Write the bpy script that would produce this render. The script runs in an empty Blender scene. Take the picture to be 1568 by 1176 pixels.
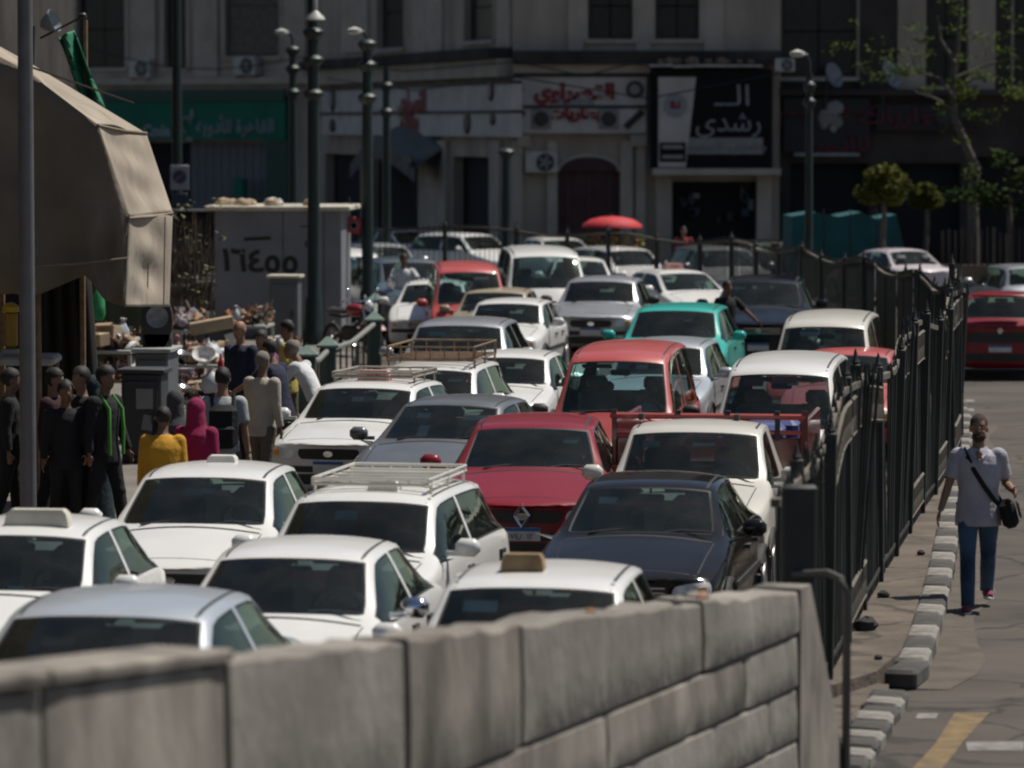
import bpy, bmesh, math, random
from mathutils import Vector, Matrix
from mathutils.bvhtree import BVHTree
random.seed(7)
R = math.radians
SC = bpy.context.scene
COL = SC.collection

# ---------------------------------------------------------------- camera, sky, sun, exposure
CAM_H, FPX, PITCH = 4.5, 6500.0, math.atan(398 / 6500.0)
cam_data = bpy.data.cameras.new('camera')
cam = bpy.data.objects.new('camera', cam_data); COL.objects.link(cam)
cam.location = (0, 0, CAM_H)
cam.rotation_euler = (math.pi / 2 - PITCH, 0, 0)
cam_data.sensor_width = 36.0
cam_data.lens = FPX / 1568 * 36
cam_data.clip_start = 0.5
cam_data.clip_end = 3000
cam_data.dof.use_dof = True
cam_data.dof.focus_distance = 46
cam_data.dof.aperture_fstop = 2.1
cam_data.dof.aperture_blades = 9
SC.camera = cam

SUN_EL, SUN_AZ = 62.0, 60.0          # azimuth measured from +Y (away from the camera) towards +X
world = bpy.data.worlds.new('World'); SC.world = world
world.use_nodes = True
wn = world.node_tree.nodes; wl = world.node_tree.links
sky = wn.new('ShaderNodeTexSky'); sky.sky_type = 'NISHITA'; sky.sun_disc = False
sky.sun_elevation = R(SUN_EL); sky.sun_rotation = R(SUN_AZ)
sky.air_density = 1.0; sky.dust_density = 0.6
bg = wn['Background']; bg.inputs['Strength'].default_value = 0.06
wl.new(sky.outputs['Color'], bg.inputs['Color'])
sun_data = bpy.data.lights.new('sun', 'SUN'); sun_data.energy = 5.0
sun_data.angle = R(0.53); sun_data.color = (1.0, 0.95, 0.87)
sun = bpy.data.objects.new('sun', sun_data); COL.objects.link(sun)
_d = Vector((math.sin(R(SUN_AZ)) * math.cos(R(SUN_EL)), math.cos(R(SUN_AZ)) * math.cos(R(SUN_EL)), math.sin(R(SUN_EL))))
sun.rotation_euler = _d.to_track_quat('Z', 'Y').to_euler()
sun.location = (20, 60, 60)
SC.view_settings.view_transform = 'Standard'
SC.view_settings.look = 'None'
SC.view_settings.exposure = -0.08
SC.view_settings.gamma = 1.0
SC.view_settings.use_curve_mapping = False
SC.cycles.max_bounces = 6
SC.cycles.transparent_max_bounces = 16
SC.cycles.use_denoising = True
SC.cycles.filter_width = 2.1

def ray(px, py):
    u = (px - 784) / FPX; v = (588 - py) / FPX
    c, s = math.cos(PITCH), math.sin(PITCH)
    return Vector((u, c + v * s, -s + v * c))
def at(px, py, h=0.0):              # point of the place seen at a pixel of the photograph, at height h
    d = ray(px, py); t = (h - CAM_H) / d.z
    return Vector((0, 0, CAM_H)) + d * t
def wp(px, py, Y):                  # ... or at distance Y
    d = ray(px, py); return Vector((0, 0, CAM_H)) + d * (Y / d.y)

# ---------------------------------------------------------------- materials
MATS = {}
def mat(name, col, rough=0.6, metal=0.0, var=0.12, scale=6.0, bump=0.0, coat=0.0, dust=0.0, col2=None, emit=0.0, stretch=None, two=False, detail=4.0, spec=None):
    if name in MATS: return MATS[name]
    m = bpy.data.materials.new(name); m.use_nodes = True
    nt = m.node_tree; N = nt.nodes; L = nt.links
    b = N['Principled BSDF']
    b.inputs['Roughness'].default_value = rough; b.inputs['Metallic'].default_value = metal
    if spec is not None: b.inputs['Specular IOR Level'].default_value = spec
    if coat: b.inputs['Coat Weight'].default_value = coat; b.inputs['Coat Roughness'].default_value = 0.06
    tc = N.new('ShaderNodeTexCoord'); mp = N.new('ShaderNodeMapping')
    if stretch: mp.inputs['Scale'].default_value = stretch
    L.new(tc.outputs['Object'], mp.inputs['Vector'])
    nz = N.new('ShaderNodeTexNoise'); nz.inputs['Scale'].default_value = scale; nz.inputs['Detail'].default_value = detail
    L.new(mp.outputs['Vector'], nz.inputs['Vector'])
    rp = N.new('ShaderNodeValToRGB'); rp.color_ramp.elements[0].position = 0.3; rp.color_ramp.elements[1].position = 0.7
    c2 = col2 if col2 else tuple(min(1, c * (1 + var)) for c in col)
    c1 = col if col2 else tuple(c * (1 - var) for c in col)
    rp.color_ramp.elements[0].color = (*c1, 1); rp.color_ramp.elements[1].color = (*c2, 1)
    L.new(nz.outputs['Fac'], rp.inputs['Fac'])
    out = rp.outputs['Color']
    if dust:                          # street dust, heavier on upward faces
        ge = N.new('ShaderNodeNewGeometry'); sp = N.new('ShaderNodeSeparateXYZ'); L.new(ge.outputs['Normal'], sp.inputs[0])
        n2 = N.new('ShaderNodeTexNoise'); n2.inputs['Scale'].default_value = 2.3; n2.inputs['Detail'].default_value = 6
        L.new(tc.outputs['Object'], n2.inputs['Vector'])
        mu = N.new('ShaderNodeMath'); mu.operation = 'MULTIPLY'; mu.use_clamp = True
        mr = N.new('ShaderNodeMapRange'); mr.inputs[1].default_value = -0.4; mr.inputs[2].default_value = 1; mr.inputs[3].default_value = 0.25; mr.inputs[4].default_value = 1
        L.new(sp.outputs['Z'], mr.inputs[0]); L.new(mr.outputs[0], mu.inputs[0])
        m2 = N.new('ShaderNodeMath'); m2.operation = 'MULTIPLY'; L.new(n2.outputs['Fac'], m2.inputs[0]); m2.inputs[1].default_value = dust * 2
        L.new(m2.outputs[0], mu.inputs[1])
        mx = N.new('ShaderNodeMixRGB'); mx.inputs['Color2'].default_value = (0.36, 0.31, 0.25, 1)
        L.new(mu.outputs[0], mx.inputs['Fac']); L.new(out, mx.inputs['Color1']); out = mx.outputs['Color']
        ma = N.new('ShaderNodeMath'); ma.operation = 'MULTIPLY_ADD'; ma.inputs[1].default_value = 0.6; ma.inputs[2].default_value = rough
        L.new(mu.outputs[0], ma.inputs[0]); L.new(ma.outputs[0], b.inputs['Roughness'])
    if two:                           # bare dark lining on the inner side of sheet metal
        ge2 = N.new('ShaderNodeNewGeometry'); mx2 = N.new('ShaderNodeMixRGB'); mx2.inputs['Color2'].default_value = (0.05, 0.05, 0.055, 1)
        L.new(ge2.outputs['Backfacing'], mx2.inputs['Fac']); L.new(out, mx2.inputs['Color1']); out = mx2.outputs['Color']
    L.new(out, b.inputs['Base Color'])
    if emit:
        b.inputs['Emission Color'].default_value = (*col, 1); b.inputs['Emission Strength'].default_value = emit
    if bump:
        bp = N.new('ShaderNodeBump'); bp.inputs['Strength'].default_value = bump; bp.inputs['Distance'].default_value = 0.03
        n3 = N.new('ShaderNodeTexNoise'); n3.inputs['Scale'].default_value = scale * 6; n3.inputs['Detail'].default_value = 5
        L.new(mp.outputs['Vector'], n3.inputs['Vector']); L.new(n3.outputs['Fac'], bp.inputs['Height']); L.new(bp.outputs['Normal'], b.inputs['Normal'])
    MATS[name] = m
    return m
def paint(name, col, metal=0.0, dust=0.16, rough=0.28, coat=0.6):
    return mat('paint_' + name, col, rough, metal, var=0.06, scale=2.2, detail=8, coat=coat, dust=dust, two=True)
def glass_mat(name, tint, refl=1.0):
    if name in MATS: return MATS[name]
    m = bpy.data.materials.new(name); m.use_nodes = True
    nt = m.node_tree; N = nt.nodes; L = nt.links
    N.remove(N['Principled BSDF']); o = N['Material Output']
    t = N.new('ShaderNodeBsdfTransparent'); t.inputs['Color'].default_value = (*tint, 1)
    g = N.new('ShaderNodeBsdfGlossy'); g.inputs['Roughness'].default_value = 0.03; g.inputs['Color'].default_value = (refl * .92, refl, refl * .82, 1)
    f = N.new('ShaderNodeFresnel'); f.inputs['IOR'].default_value = 1.6
    d = N.new('ShaderNodeBsdfDiffuse'); d.inputs['Color'].default_value = (0.30, 0.27, 0.23, 1)
    tc = N.new('ShaderNodeTexCoord'); nz = N.new('ShaderNodeTexNoise'); nz.inputs['Scale'].default_value = 3.0; nz.inputs['Detail'].default_value = 7
    L.new(tc.outputs['Object'], nz.inputs['Vector'])
    bp = N.new('ShaderNodeBump'); bp.inputs['Strength'].default_value = 0.06; bp.inputs['Distance'].default_value = 0.05; n4 = N.new('ShaderNodeTexNoise'); n4.inputs['Scale'].default_value = 2.6; L.new(tc.outputs['Object'], n4.inputs['Vector']); L.new(n4.outputs['Fac'], bp.inputs['Height']); L.new(bp.outputs['Normal'], g.inputs['Normal'])
    mr = N.new('ShaderNodeMapRange'); mr.inputs[1].default_value = 0.4; mr.inputs[2].default_value = 0.8; mr.inputs[3].default_value = 0.012; mr.inputs[4].default_value = 0.06
    L.new(nz.outputs['Fac'], mr.inputs[0])
    m0 = N.new('ShaderNodeMixShader'); L.new(mr.outputs[0], m0.inputs[0]); L.new(t.outputs[0], m0.inputs[1]); L.new(d.outputs[0], m0.inputs[2])
    mx = N.new('ShaderNodeMixShader'); L.new(f.outputs[0], mx.inputs[0]); L.new(m0.outputs[0], mx.inputs[1]); L.new(g.outputs[0], mx.inputs[2])
    L.new(mx.outputs[0], o.inputs['Surface'])
    MATS[name] = m
    return m

# ---------------------------------------------------------------- mesh helpers
class MB:
    def __init__(s): s.v = []; s.f = []
    def add(s, vs, fs):
        k = len(s.v); s.v += [tuple(v) for v in vs]; s.f += [tuple(i + k for i in f) for f in fs]; return s
    def box(s, c, d, rz=0.0, taper=1.0, M=None):
        x, y, z = d[0] / 2, d[1] / 2, d[2] / 2
        vs = [Vector((sx * x * (taper if sz > 0 else 1), sy * y * (taper if sz > 0 else 1), sz * z)) for sz in (-1, 1) for sx, sy in ((-1, -1), (1, -1), (1, 1), (-1, 1))]
        m = Matrix.Translation(Vector(c)) @ (M if M is not None else Matrix.Rotation(rz, 4, 'Z'))
        return s.add([m @ v for v in vs], [(3, 2, 1, 0), (4, 5, 6, 7), (0, 1, 5, 4), (1, 2, 6, 5), (2, 3, 7, 6), (3, 0, 4, 7)])
    def rbox(s, c, d, b=0.02, rz=0.0, M=None):     # box with chamfered edges
        x, y, z = d[0] / 2, d[1] / 2, d[2] / 2; b = min(b, x * .9, y * .9, z * .9)
        m = Matrix.Translation(Vector(c)) @ (M if M is not None else Matrix.Rotation(rz, 4, 'Z'))
        rings = []
        for zz, e in ((-z, b), (-z + b, 0), (z - b, 0), (z, b)):
            X, Y = x - e, y - e; q = min(b if e == 0 else b * .6, X * .8, Y * .8)
            rings.append([m @ Vector(p) for p in ((-X + q, -Y, zz), (X - q, -Y, zz), (X, -Y + q, zz), (X, Y - q, zz), (X - q, Y, zz), (-X + q, Y, zz), (-X, Y - q, zz), (-X, -Y + q, zz))])
        return s.loft(rings)
    def loft(s, rings, caps=True, closed=False):
        n = len(rings[0]); vs = [v for r in rings for v in r]; fs = []
        K = len(rings)
        for i in range(K - 1 + (1 if closed else 0)):
            a, b2 = i * n, ((i + 1) % K) * n
            for j in range(n):
                k = (j + 1) % n
                fs.append((a + j, a + k, b2 + k, b2 + j))
        if caps and not closed:
            fs.append(tuple(range(n - 1, -1, -1))); fs.append(tuple((K - 1) * n + j for j in range(n)))
        return s.add(vs, fs)
    def cyl(s, p0, p1, r0, r1=None, n=10, caps=True):
        return s.tube([p0, p1], [r0, r0 if r1 is None else r1], n, caps)
    def tube(s, pts, rs, n=8, caps=True):
        pts = [Vector(p) for p in pts]
        if not isinstance(rs, (list, tuple)): rs = [rs] * len(pts)
        rings = []; up = None
        for i, p in enumerate(pts):
            t = (pts[min(i + 1, len(pts) - 1)] - pts[max(i - 1, 0)]).normalized()
            if up is None or abs(t.dot(up)) > 0.95: up = Vector((0, 0, 1)) if abs(t.z) < 0.9 else Vector((0, 1, 0))
            a = t.cross(up).normalized(); b2 = t.cross(a).normalized()
            rings.append([p + (a * math.cos(2 * math.pi * k / n) - b2 * math.sin(2 * math.pi * k / n)) * rs[i] for k in range(n)])
        return s.loft(rings, caps)
    def ell(s, c, r, nu=12, nv=8, M=None):
        c = Vector(c); vs = []; fs = []
        if not isinstance(r, (list, tuple)): r = (r, r, r)
        for i in range(nv + 1):
            th = math.pi * i / nv
            for j in range(nu):
                ph = 2 * math.pi * j / nu
                v = Vector((r[0] * math.sin(th) * math.cos(ph), r[1] * math.sin(th) * math.sin(ph), r[2] * math.cos(th)))
                vs.append(c + (M @ v if M is not None else v))
        for i in range(nv):
            for j in range(nu):
                k = (j + 1) % nu; fs.append((i * nu + j, (i + 1) * nu + j, (i + 1) * nu + k, i * nu + k))
        return s.add(vs, fs)
    def lathe(s, prof, c=(0, 0, 0), n=16):          # profile of (radius, z)
        c = Vector(c)
        return s.loft([[c + Vector((r * math.cos(2 * math.pi * k / n), r * math.sin(2 * math.pi * k / n), z)) for k in range(n)] for r, z in prof])
    def grid(s, P, nu, nv):                          # P(u,v) -> point, u,v in 0..1
        vs = [P(i / nu, j / nv) for j in range(nv + 1) for i in range(nu + 1)]
        return s.add(vs, [(j * (nu + 1) + i, j * (nu + 1) + i + 1, (j + 1) * (nu + 1) + i + 1, (j + 1) * (nu + 1) + i) for j in range(nv) for i in range(nu)])
    def prism(s, poly, y0, y1):                      # polygon of (x,z) pushed along y
        n = len(poly)
        return s.loft([[Vector((x, y0, z)) for x, z in poly], [Vector((x, y1, z)) for x, z in poly]])
    def slab(s, poly, z0, z1):                       # polygon of (x,y) raised from z0 to z1
        return s.loft([[Vector((x, y, z0)) for x, y in poly], [Vector((x, y, z1)) for x, y in poly]])
    def xf(s, M): s.v = [tuple(M @ Vector(v)) for v in s.v]; return s
    def mesh(s, name, m=None, smooth=38):
        me = bpy.data.meshes.new(name); me.from_pydata(s.v, [], s.f); me.validate(); 
        bm = bmesh.new(); bm.from_mesh(me); bmesh.ops.remove_doubles(bm, verts=bm.verts, dist=1e-5)
        bmesh.ops.recalc_face_normals(bm, faces=bm.faces); bm.to_mesh(me); bm.free()
        if m: me.materials.append(m)
        shade(me, smooth)
        return me
    def build(s, name, m, parent=None, smooth=38, loc=None):
        return link(name, s.mesh(name, m, smooth), parent, loc)
def shade(me, ang):
    if ang:
        me.polygons.foreach_set('use_smooth', [True] * len(me.polygons))
        if ang < 180: me.set_sharp_from_angle(angle=R(ang))
def link(name, me, parent=None, loc=None):
    o = bpy.data.objects.new(name, me); COL.objects.link(o)
    if parent: o.parent = parent
    if loc is not None: o.location = loc
    return o
def tag(o, label=None, cat=None, group=None, kind=None):
    if label: o['label'] = label
    if cat: o['category'] = cat
    if group: o['group'] = group
    if kind: o['kind'] = kind
    return o
def empty(name, loc=(0, 0, 0), rz=0.0, label=None, cat=None, group=None, kind=None):
    o = bpy.data.objects.new(name, None); COL.objects.link(o); o.location = loc; o.rotation_euler = (0, 0, rz)
    o.empty_display_size = 0.2
    return tag(o, label, cat, group, kind)
def copy_tree(o, parent=None):
    c = o.copy(); COL.objects.link(c)
    if parent: c.parent = parent
    for ch in o.children: copy_tree(ch, c)
    return c
def eval_mesh(me, mods, name):
    o = bpy.data.objects.new('tmp', me); COL.objects.link(o)
    for t, kw in mods:
        md = o.modifiers.new(t, t)
        for k, v in kw.items(): setattr(md, k, v)
    dg = bpy.context.evaluated_depsgraph_get(); dg.update()
    r = bpy.data.meshes.new_from_object(o.evaluated_get(dg), depsgraph=dg); r.name = name
    bpy.data.objects.remove(o); return r
def fuse(mb, name, m, voxel, it=4, fac=0.5):        # overlapping volumes become one continuous skin
    me = mb.mesh('raw', None, 0)
    r = eval_mesh(me, [('REMESH', dict(mode='VOXEL', voxel_size=voxel)), ('SMOOTH', dict(iterations=it, factor=fac))], name)
    bpy.data.meshes.remove(me)
    if m: r.materials.append(m)
    shade(r, 180); return r
def text(name, s, size, m, M, parent=None, ext=0.01, bold=0.0, sx=1.0):
    c = bpy.data.curves.new(name, 'FONT'); c.body = s; c.size = size; c.extrude = ext; c.offset = bold
    c.align_x = 'CENTER'; c.align_y = 'CENTER'; c.resolution_u = 3
    o = bpy.data.objects.new('tmp', c); COL.objects.link(o)
    dg = bpy.context.evaluated_depsgraph_get(); dg.update()
    me = bpy.data.meshes.new_from_object(o.evaluated_get(dg), depsgraph=dg); bpy.data.objects.remove(o)
    me.name = name; me.materials.clear(); me.materials.append(m)
    me.transform(Matrix.Diagonal((sx, 1, 1, 1)))
    t = link(name, me, parent); t.matrix_local = M
    return t
UPRIGHT = Matrix.Rotation(math.pi / 2, 4, 'X')     # text reads from -Y
# ---------------------------------------------------------------- vehicles
M_GLASS = glass_mat('windscreen_glass', (0.72, 0.90, 0.90), 1.0)
M_SIDE = glass_mat('side_glass', (0.50, 0.62, 0.62), 0.9)
M_TEALG = glass_mat('teal_glass', (0.25, 0.75, 0.78), 1.0)
M_RUB = mat('black_rubber', (0.012, 0.012, 0.013), 0.6)
M_BLK = mat('black_plastic', (0.02, 0.02, 0.022), 0.5, dust=0.10)
M_DASH = mat('dashboard_plastic', (0.12, 0.12, 0.115), 0.8)
M_SEAT = mat('seat_fabric', (0.22, 0.21, 0.20), 0.9)
M_SEATB = mat('seat_fabric_beige', (0.22, 0.19, 0.16), 0.9)
M_CHR = mat('chrome', (0.75, 0.76, 0.78), 0.12, 1.0, var=0.02)
M_LAMP = mat('headlight_lens', (0.72, 0.74, 0.75), 0.12, 0.15, var=0.2, scale=14, coat=0.8)
M_AMB = mat('amber_lens', (0.90, 0.38, 0.02), 0.25, var=0.1)
M_RED = mat('red_lens', (0.35, 0.01, 0.012), 0.15, coat=0.6)
M_TYRE = mat('tyre_rubber', (0.022, 0.021, 0.02), 0.85, dust=0.12)
M_RIM = mat('wheel_metal', (0.35, 0.35, 0.36), 0.4, 0.8, dust=0.1)
M_PLATE = mat('plate_white', (0.62, 0.62, 0.60), 0.5)
M_PBLUE = mat('plate_blue', (0.03, 0.13, 0.33), 0.5)
M_INK = mat('black_ink', (0.015, 0.015, 0.015), 0.6)
M_PAPER = mat('paper_card', (0.62, 0.60, 0.55), 0.8)
M_RACK = mat('rack_iron', (0.30, 0.27, 0.23), 0.6, 0.2, dust=0.2)
M_WOOD = mat('old_wood', (0.20, 0.13, 0.08), 0.8, var=0.3, scale=9)

def patch_mb(bvh, quad, axis, nu=6, nv=4, off=0.006, th=0.03, rnd=0.0):
    """a plate that follows the bodywork: quad of 4 points in front/top/side view, projected on the body"""
    q = [Vector(p) for p in quad]
    def P2(u, v):
        if rnd:                       # pull the corners in
            a, b = 2 * u - 1, 2 * v - 1
            k = 1 - rnd * (a * a) * (b * b); a *= k; b *= k; u, v = (a + 1) / 2, (b + 1) / 2
        return (q[0] * (1 - u) + q[1] * u) * (1 - v) + (q[3] * (1 - u) + q[2] * u) * v
    def cast(p):
        if axis == 'front': o, d = Vector((p.x, -3, p.y)), Vector((0, 1, 0))
        elif axis == 'rear': o, d = Vector((p.x, 12, p.y)), Vector((0, -1, 0))
        elif axis == 'top': o, d = Vector((p.x, p.y, 5)), Vector((0, 0, -1))
        elif axis == 'plus': o, d = Vector((5, p.x, p.y)), Vector((-1, 0, 0))
        else: o, d = Vector((-5, p.x, p.y)), Vector((1, 0, 0))
        h, n, i, _ = bvh.ray_cast(o, d)
        if h is None:
            h, n, i, _ = bvh.find_nearest(o + d * 3.2)
        return h, d
    mb = MB(); top = []; bot = []
    for j in range(nv + 1):
        for i in range(nu + 1):
            h, d = cast(P2(i / nu, j / nv)); top.append(h - d * off); bot.append(h + d * th)
    W = nu + 1; n = len(top); fs = []
    for j in range(nv):
        for i in range(nu): fs.append((j * W + i, j * W + i + 1, (j + 1) * W + i + 1, (j + 1) * W + i))
    edge = [i for i in range(W)] + [j * W + nu for j in range(1, nv + 1)] + [nv * W + i for i in range(nu - 1, -1, -1)] + [j * W for j in range(nv - 1, 0, -1)]
    for k in range(len(edge)):
        a, b = edge[k], edge[(k + 1) % len(edge)]; fs.append((a, b, b + n, a + n))
    mb.add(top + bot, fs)
    return mb
def line_mb(bvh, pts, axis, w=0.01, off=0.0015):   # a thin shut line that follows the bodywork
    mb = MB()
    for a, b in zip(pts, pts[1:]):
        a, b = Vector(a), Vector(b); d = (b - a).normalized(); n = Vector((-d.y, d.x)) * w / 2
        p = patch_mb(bvh, [a - n, b - n, b + n, a + n], axis, max(2, int((b - a).length / 0.12)), 1, off, 0.008)
        mb.add(p.v, p.f)
    return mb

KINDS = {
 # L, half width W, height H, belt zb, hood front zh, cowl y, roof front y, pillar y, roof rear y, rear window base y, deck z, half widths of roof wr / screen base wb
 'sedan':  dict(L=4.35, W=.84, H=1.42, zb=.90, zh=.72, yc=1.12, yr=1.82, yb=2.45, ye=3.05, yw=3.62, zd=.97, wr=.57, wb=.70),
 'squaresedan': dict(L=4.30, W=.83, H=1.43, zb=.91, zh=.80, yc=1.20, yr=1.74, yb=2.40, ye=3.18, yw=3.56, zd=1.0, wr=.60, wb=.70),
 'compact': dict(L=3.90, W=.82, H=1.47, zb=.93, zh=.76, yc=1.02, yr=1.72, yb=2.30, ye=3.0, yw=3.5, zd=1.0, wr=.575, wb=.695),
 'oldsedan': dict(L=4.10, W=.80, H=1.40, zb=.88, zh=.78, yc=1.10, yr=1.62, yb=2.25, ye=2.95, yw=3.42, zd=.93, wr=.58, wb=.67),
 'wagon':  dict(L=4.20, W=.82, H=1.46, zb=.90, zh=.76, yc=1.10, yr=1.68, yb=2.35, ye=3.65, yw=4.0, zd=.97, wr=.59, wb=.68),
 'hatch':  dict(L=4.05, W=.87, H=1.53, zb=1.0, zh=.82, yc=1.02, yr=1.72, yb=2.35, ye=3.35, yw=3.85, zd=1.04, wr=.59, wb=.72),
 'suv':    dict(L=4.40, W=.90, H=1.66, zb=1.08, zh=.92, yc=1.10, yr=1.78, yb=2.45, ye=3.80, yw=4.2, zd=1.12, wr=.63, wb=.74),
 'microvan': dict(L=3.75, W=.78, H=1.86, zb=.98, zh=.74, yc=.42, yr=.98, yb=1.75, ye=3.50, yw=3.66, zd=1.02, wr=.58, wb=.70, van=1),
 'minibus': dict(L=4.9, W=.90, H=2.0, zb=1.08, zh=.80, yc=.42, yr=1.12, yb=2.0, ye=4.65, yw=4.8, zd=1.12, wr=.68, wb=.80, van=1),
 'pickup': dict(L=2.95, W=.84, H=1.60, zb=1.0, zh=.86, yc=1.02, yr=1.62, yb=2.1, ye=2.62, yw=2.74, zd=1.04, wr=.64, wb=.73, van=2),
}
def cage(p):
    L, W, H, zb, zh, yc, yr, yb, ye, yw, zd, wr, wb = (p[k] for k in ('L', 'W', 'H', 'zb', 'zh', 'yc', 'yr', 'yb', 'ye', 'yw', 'zd', 'wr', 'wb'))
    van = p.get('van', 0); S = []
    zc = zb + 0.045
    def st(y, pts): S.append([(x, y + dy, z) for x, z, dy in pts])
    k = W / .84
    st(0.0, [(.60*k, .27, .12), (.66*k, .47, .10), (.63*k, zh - .10, .10), (.54*k, zh - .05, .09), (.32*k, zh - .03, .03), (0, zh - .025, 0)])
    st(0.10 if van == 1 else .17, [(.77*k, .22, .02), (.80*k, .48, .02), (.77*k, zh - .06, .03), (.64*k, zh, .03), (.38*k, zh + .025, 0), (0, zh + .035, -.02)])
    h2 = zh + (zb - zh) * .62; y2 = yc * .62
    st(y2, [(.80*k, .20, 0), (W, .52, 0), (W - .025, h2 - .03, 0), (.69*k, h2 + .02, 0), (.40*k, h2 + .05, 0), (0, h2 + .06, 0)])
    st(yc, [(.80*k, .20, 0), (W, .54, 0), (W - .03, zb, 0), (wb, zc, .10), (wb * .58, zc + .02, -.02), (0, zc + .03, -.07)])
    zr = H - .075
    wm = (wb + wr) / 2
    st(yr, [(.80*k, .20, 0), (W, .55, 0), (W - .03, zb + .01, 0), (wr, zr - (.10 if van == 1 else .02), .07), (wr * .6, zr + .015 - (.08 if van == 1 else 0), .0), (0, zr + .022 - (.08 if van == 1 else 0), -.035)])
    st(yb, [(.80*k, .20, 0), (W, .55, 0), (W - .03, zb + .015, 0), (wr + .01, zr + .02, 0), (wr * .62, H - .012, 0), (0, H, 0)])
    st(ye, [(.80*k, .20, 0), (W, .55, 0), (W - .03, zb + .02, 0), (wr - .01, zr - .01, 0), (wr * .6, H - .045, 0), (0, H - .03, .02)])
    st(yw, [(.80*k, .20, 0), (W, .55, 0), (W - .04, zb + .02, 0), (wb - .02, zd, -.04), (wb * .58, zd + .02, .02), (0, zd + .025, .04)])
    st(max(L - .22, yw + .06), [(.79*k, .22, 0), (W - .01, .53, 0), (W - .06, zb - .02, 0), (wb - .05, zd - .02, 0), (wb * .55, zd, 0), (0, zd + .005, .02)])
    st(L, [(.68*k, .30, -.08), (.74*k, .50, -.06), (.70*k, zb - .14, -.05), (.60*k, zd - .12, -.04), (.35*k, zd - .10, 0), (0, zd - .10, .01)])
    bm = bmesh.new(); n = 6; mat_of = {}
    RT = [[bm.verts.new(v) for v in s] for s in S]
    LT = [[(bm.verts.new((-v[0], v[1], v[2])) if i < 5 else RT[q][5]) for i, v in enumerate(s)] for q, s in enumerate(S)]
    cr = bm.edges.layers.float.new('crease_edge')
    def F(vs, m):
        try: f = bm.faces.new(vs); f.material_index = m
        except ValueError: pass
    for q in range(len(S) - 1):
        for i in range(5):
            m = 0
            if q == 3 and i >= 3: m = 1
            if q == 6 and i >= 3: m = 4
            if i == 2 and q in (3, 4): m = 2
            if i == 2 and q in (5, 6) and not (van == 2): m = 3
            F([RT[q][i], RT[q + 1][i], RT[q + 1][i + 1], RT[q][i + 1]], m)
            F([LT[q][i], LT[q][i + 1], LT[q + 1][i + 1], LT[q + 1][i]], m)
        F([RT[q][0], LT[q][0], LT[q + 1][0], RT[q + 1][0]], 0)
    for q, fl in ((0, 0), (len(S) - 1, 1)):
        for i in range(5):
            vs = [RT[q][i], RT[q][i + 1], LT[q][i + 1], LT[q][i]] if i < 4 else [RT[q][4], RT[q][5], LT[q][4]]
            F(vs if not fl else vs[::-1], 0)
    bm.edges.ensure_lookup_table()
    def crease(a, b, v):
        e = bm.edges.get((a, b))
        if e: e[cr] = v
    for T in (RT, LT):
        for q in range(3, 7): crease(T[q][3], T[q + 1][3], .55)
        for q in range(0, 9): crease(T[q][2], T[q + 1][2], .45)
        for q in range(0, 3): crease(T[q][3], T[q + 1][3], .35)
        for q in range(7, 9): crease(T[q][3], T[q + 1][3], .35)
        for i in (3, 4):
            for q, v in ((3, .9), (4, .45), (6, .5), (7, .7), (8, .35), (1, .25)): crease(T[q][i], T[q][i + 1], v)
        for q in range(0, 9): crease(T[q][0], T[q + 1][0], .5)
    me = bpy.data.meshes.new('cage'); bm.to_mesh(me); bm.free()
    for i in range(5): me.materials.append(None)
    return eval_mesh(me, [('SUBSURF', dict(levels=2, render_levels=2))], 'bodywork')

def split_body(me):
    """cuts the window openings, gives each a rubber seal, returns body / seal / glass meshes"""
    bm = bmesh.new(); bm.from_mesh(me)
    for m in (1, 4, 2, 3):
        inner = [f for f in bm.faces if f.material_index == m]
        if not inner: continue
        r1 = bmesh.ops.inset_region(bm, faces=inner, thickness=0.042 if m in (1, 4) else 0.036, use_even_offset=True)
        for f in r1['faces']: f.material_index = 0
        r2 = bmesh.ops.inset_region(bm, faces=inner, thickness=0.016, depth=-0.006, use_even_offset=True)
        for f in r2['faces']: f.material_index = 5
    out = {}
    def sub(test, name):
        b2 = bm.copy(); bmesh.ops.delete(b2, geom=[f for f in b2.faces if not test(f)], context='FACES')
        if not b2.faces: b2.free(); return None
        for f in b2.faces: f.material_index = 0
        m2 = bpy.data.meshes.new(name); b2.to_mesh(m2); b2.free(); shade(m2, 50); return m2
    out['body'] = sub(lambda f: f.material_index == 0, 'body')
    out['window_seal'] = sub(lambda f: f.material_index == 5, 'window_seal')
    out['windscreen'] = sub(lambda f: f.material_index == 1, 'windscreen')
    out['rear_window'] = sub(lambda f: f.material_index == 4, 'rear_window')
    for m in (2, 3):
        for sgn in (1, -1):
            r = sub(lambda f: f.material_index == m and f.calc_center_median().x * sgn > 0, 'side_window')
            if r: out['side_window_%d_%d' % (m, sgn)] = r
    bm.free(); return out

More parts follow.
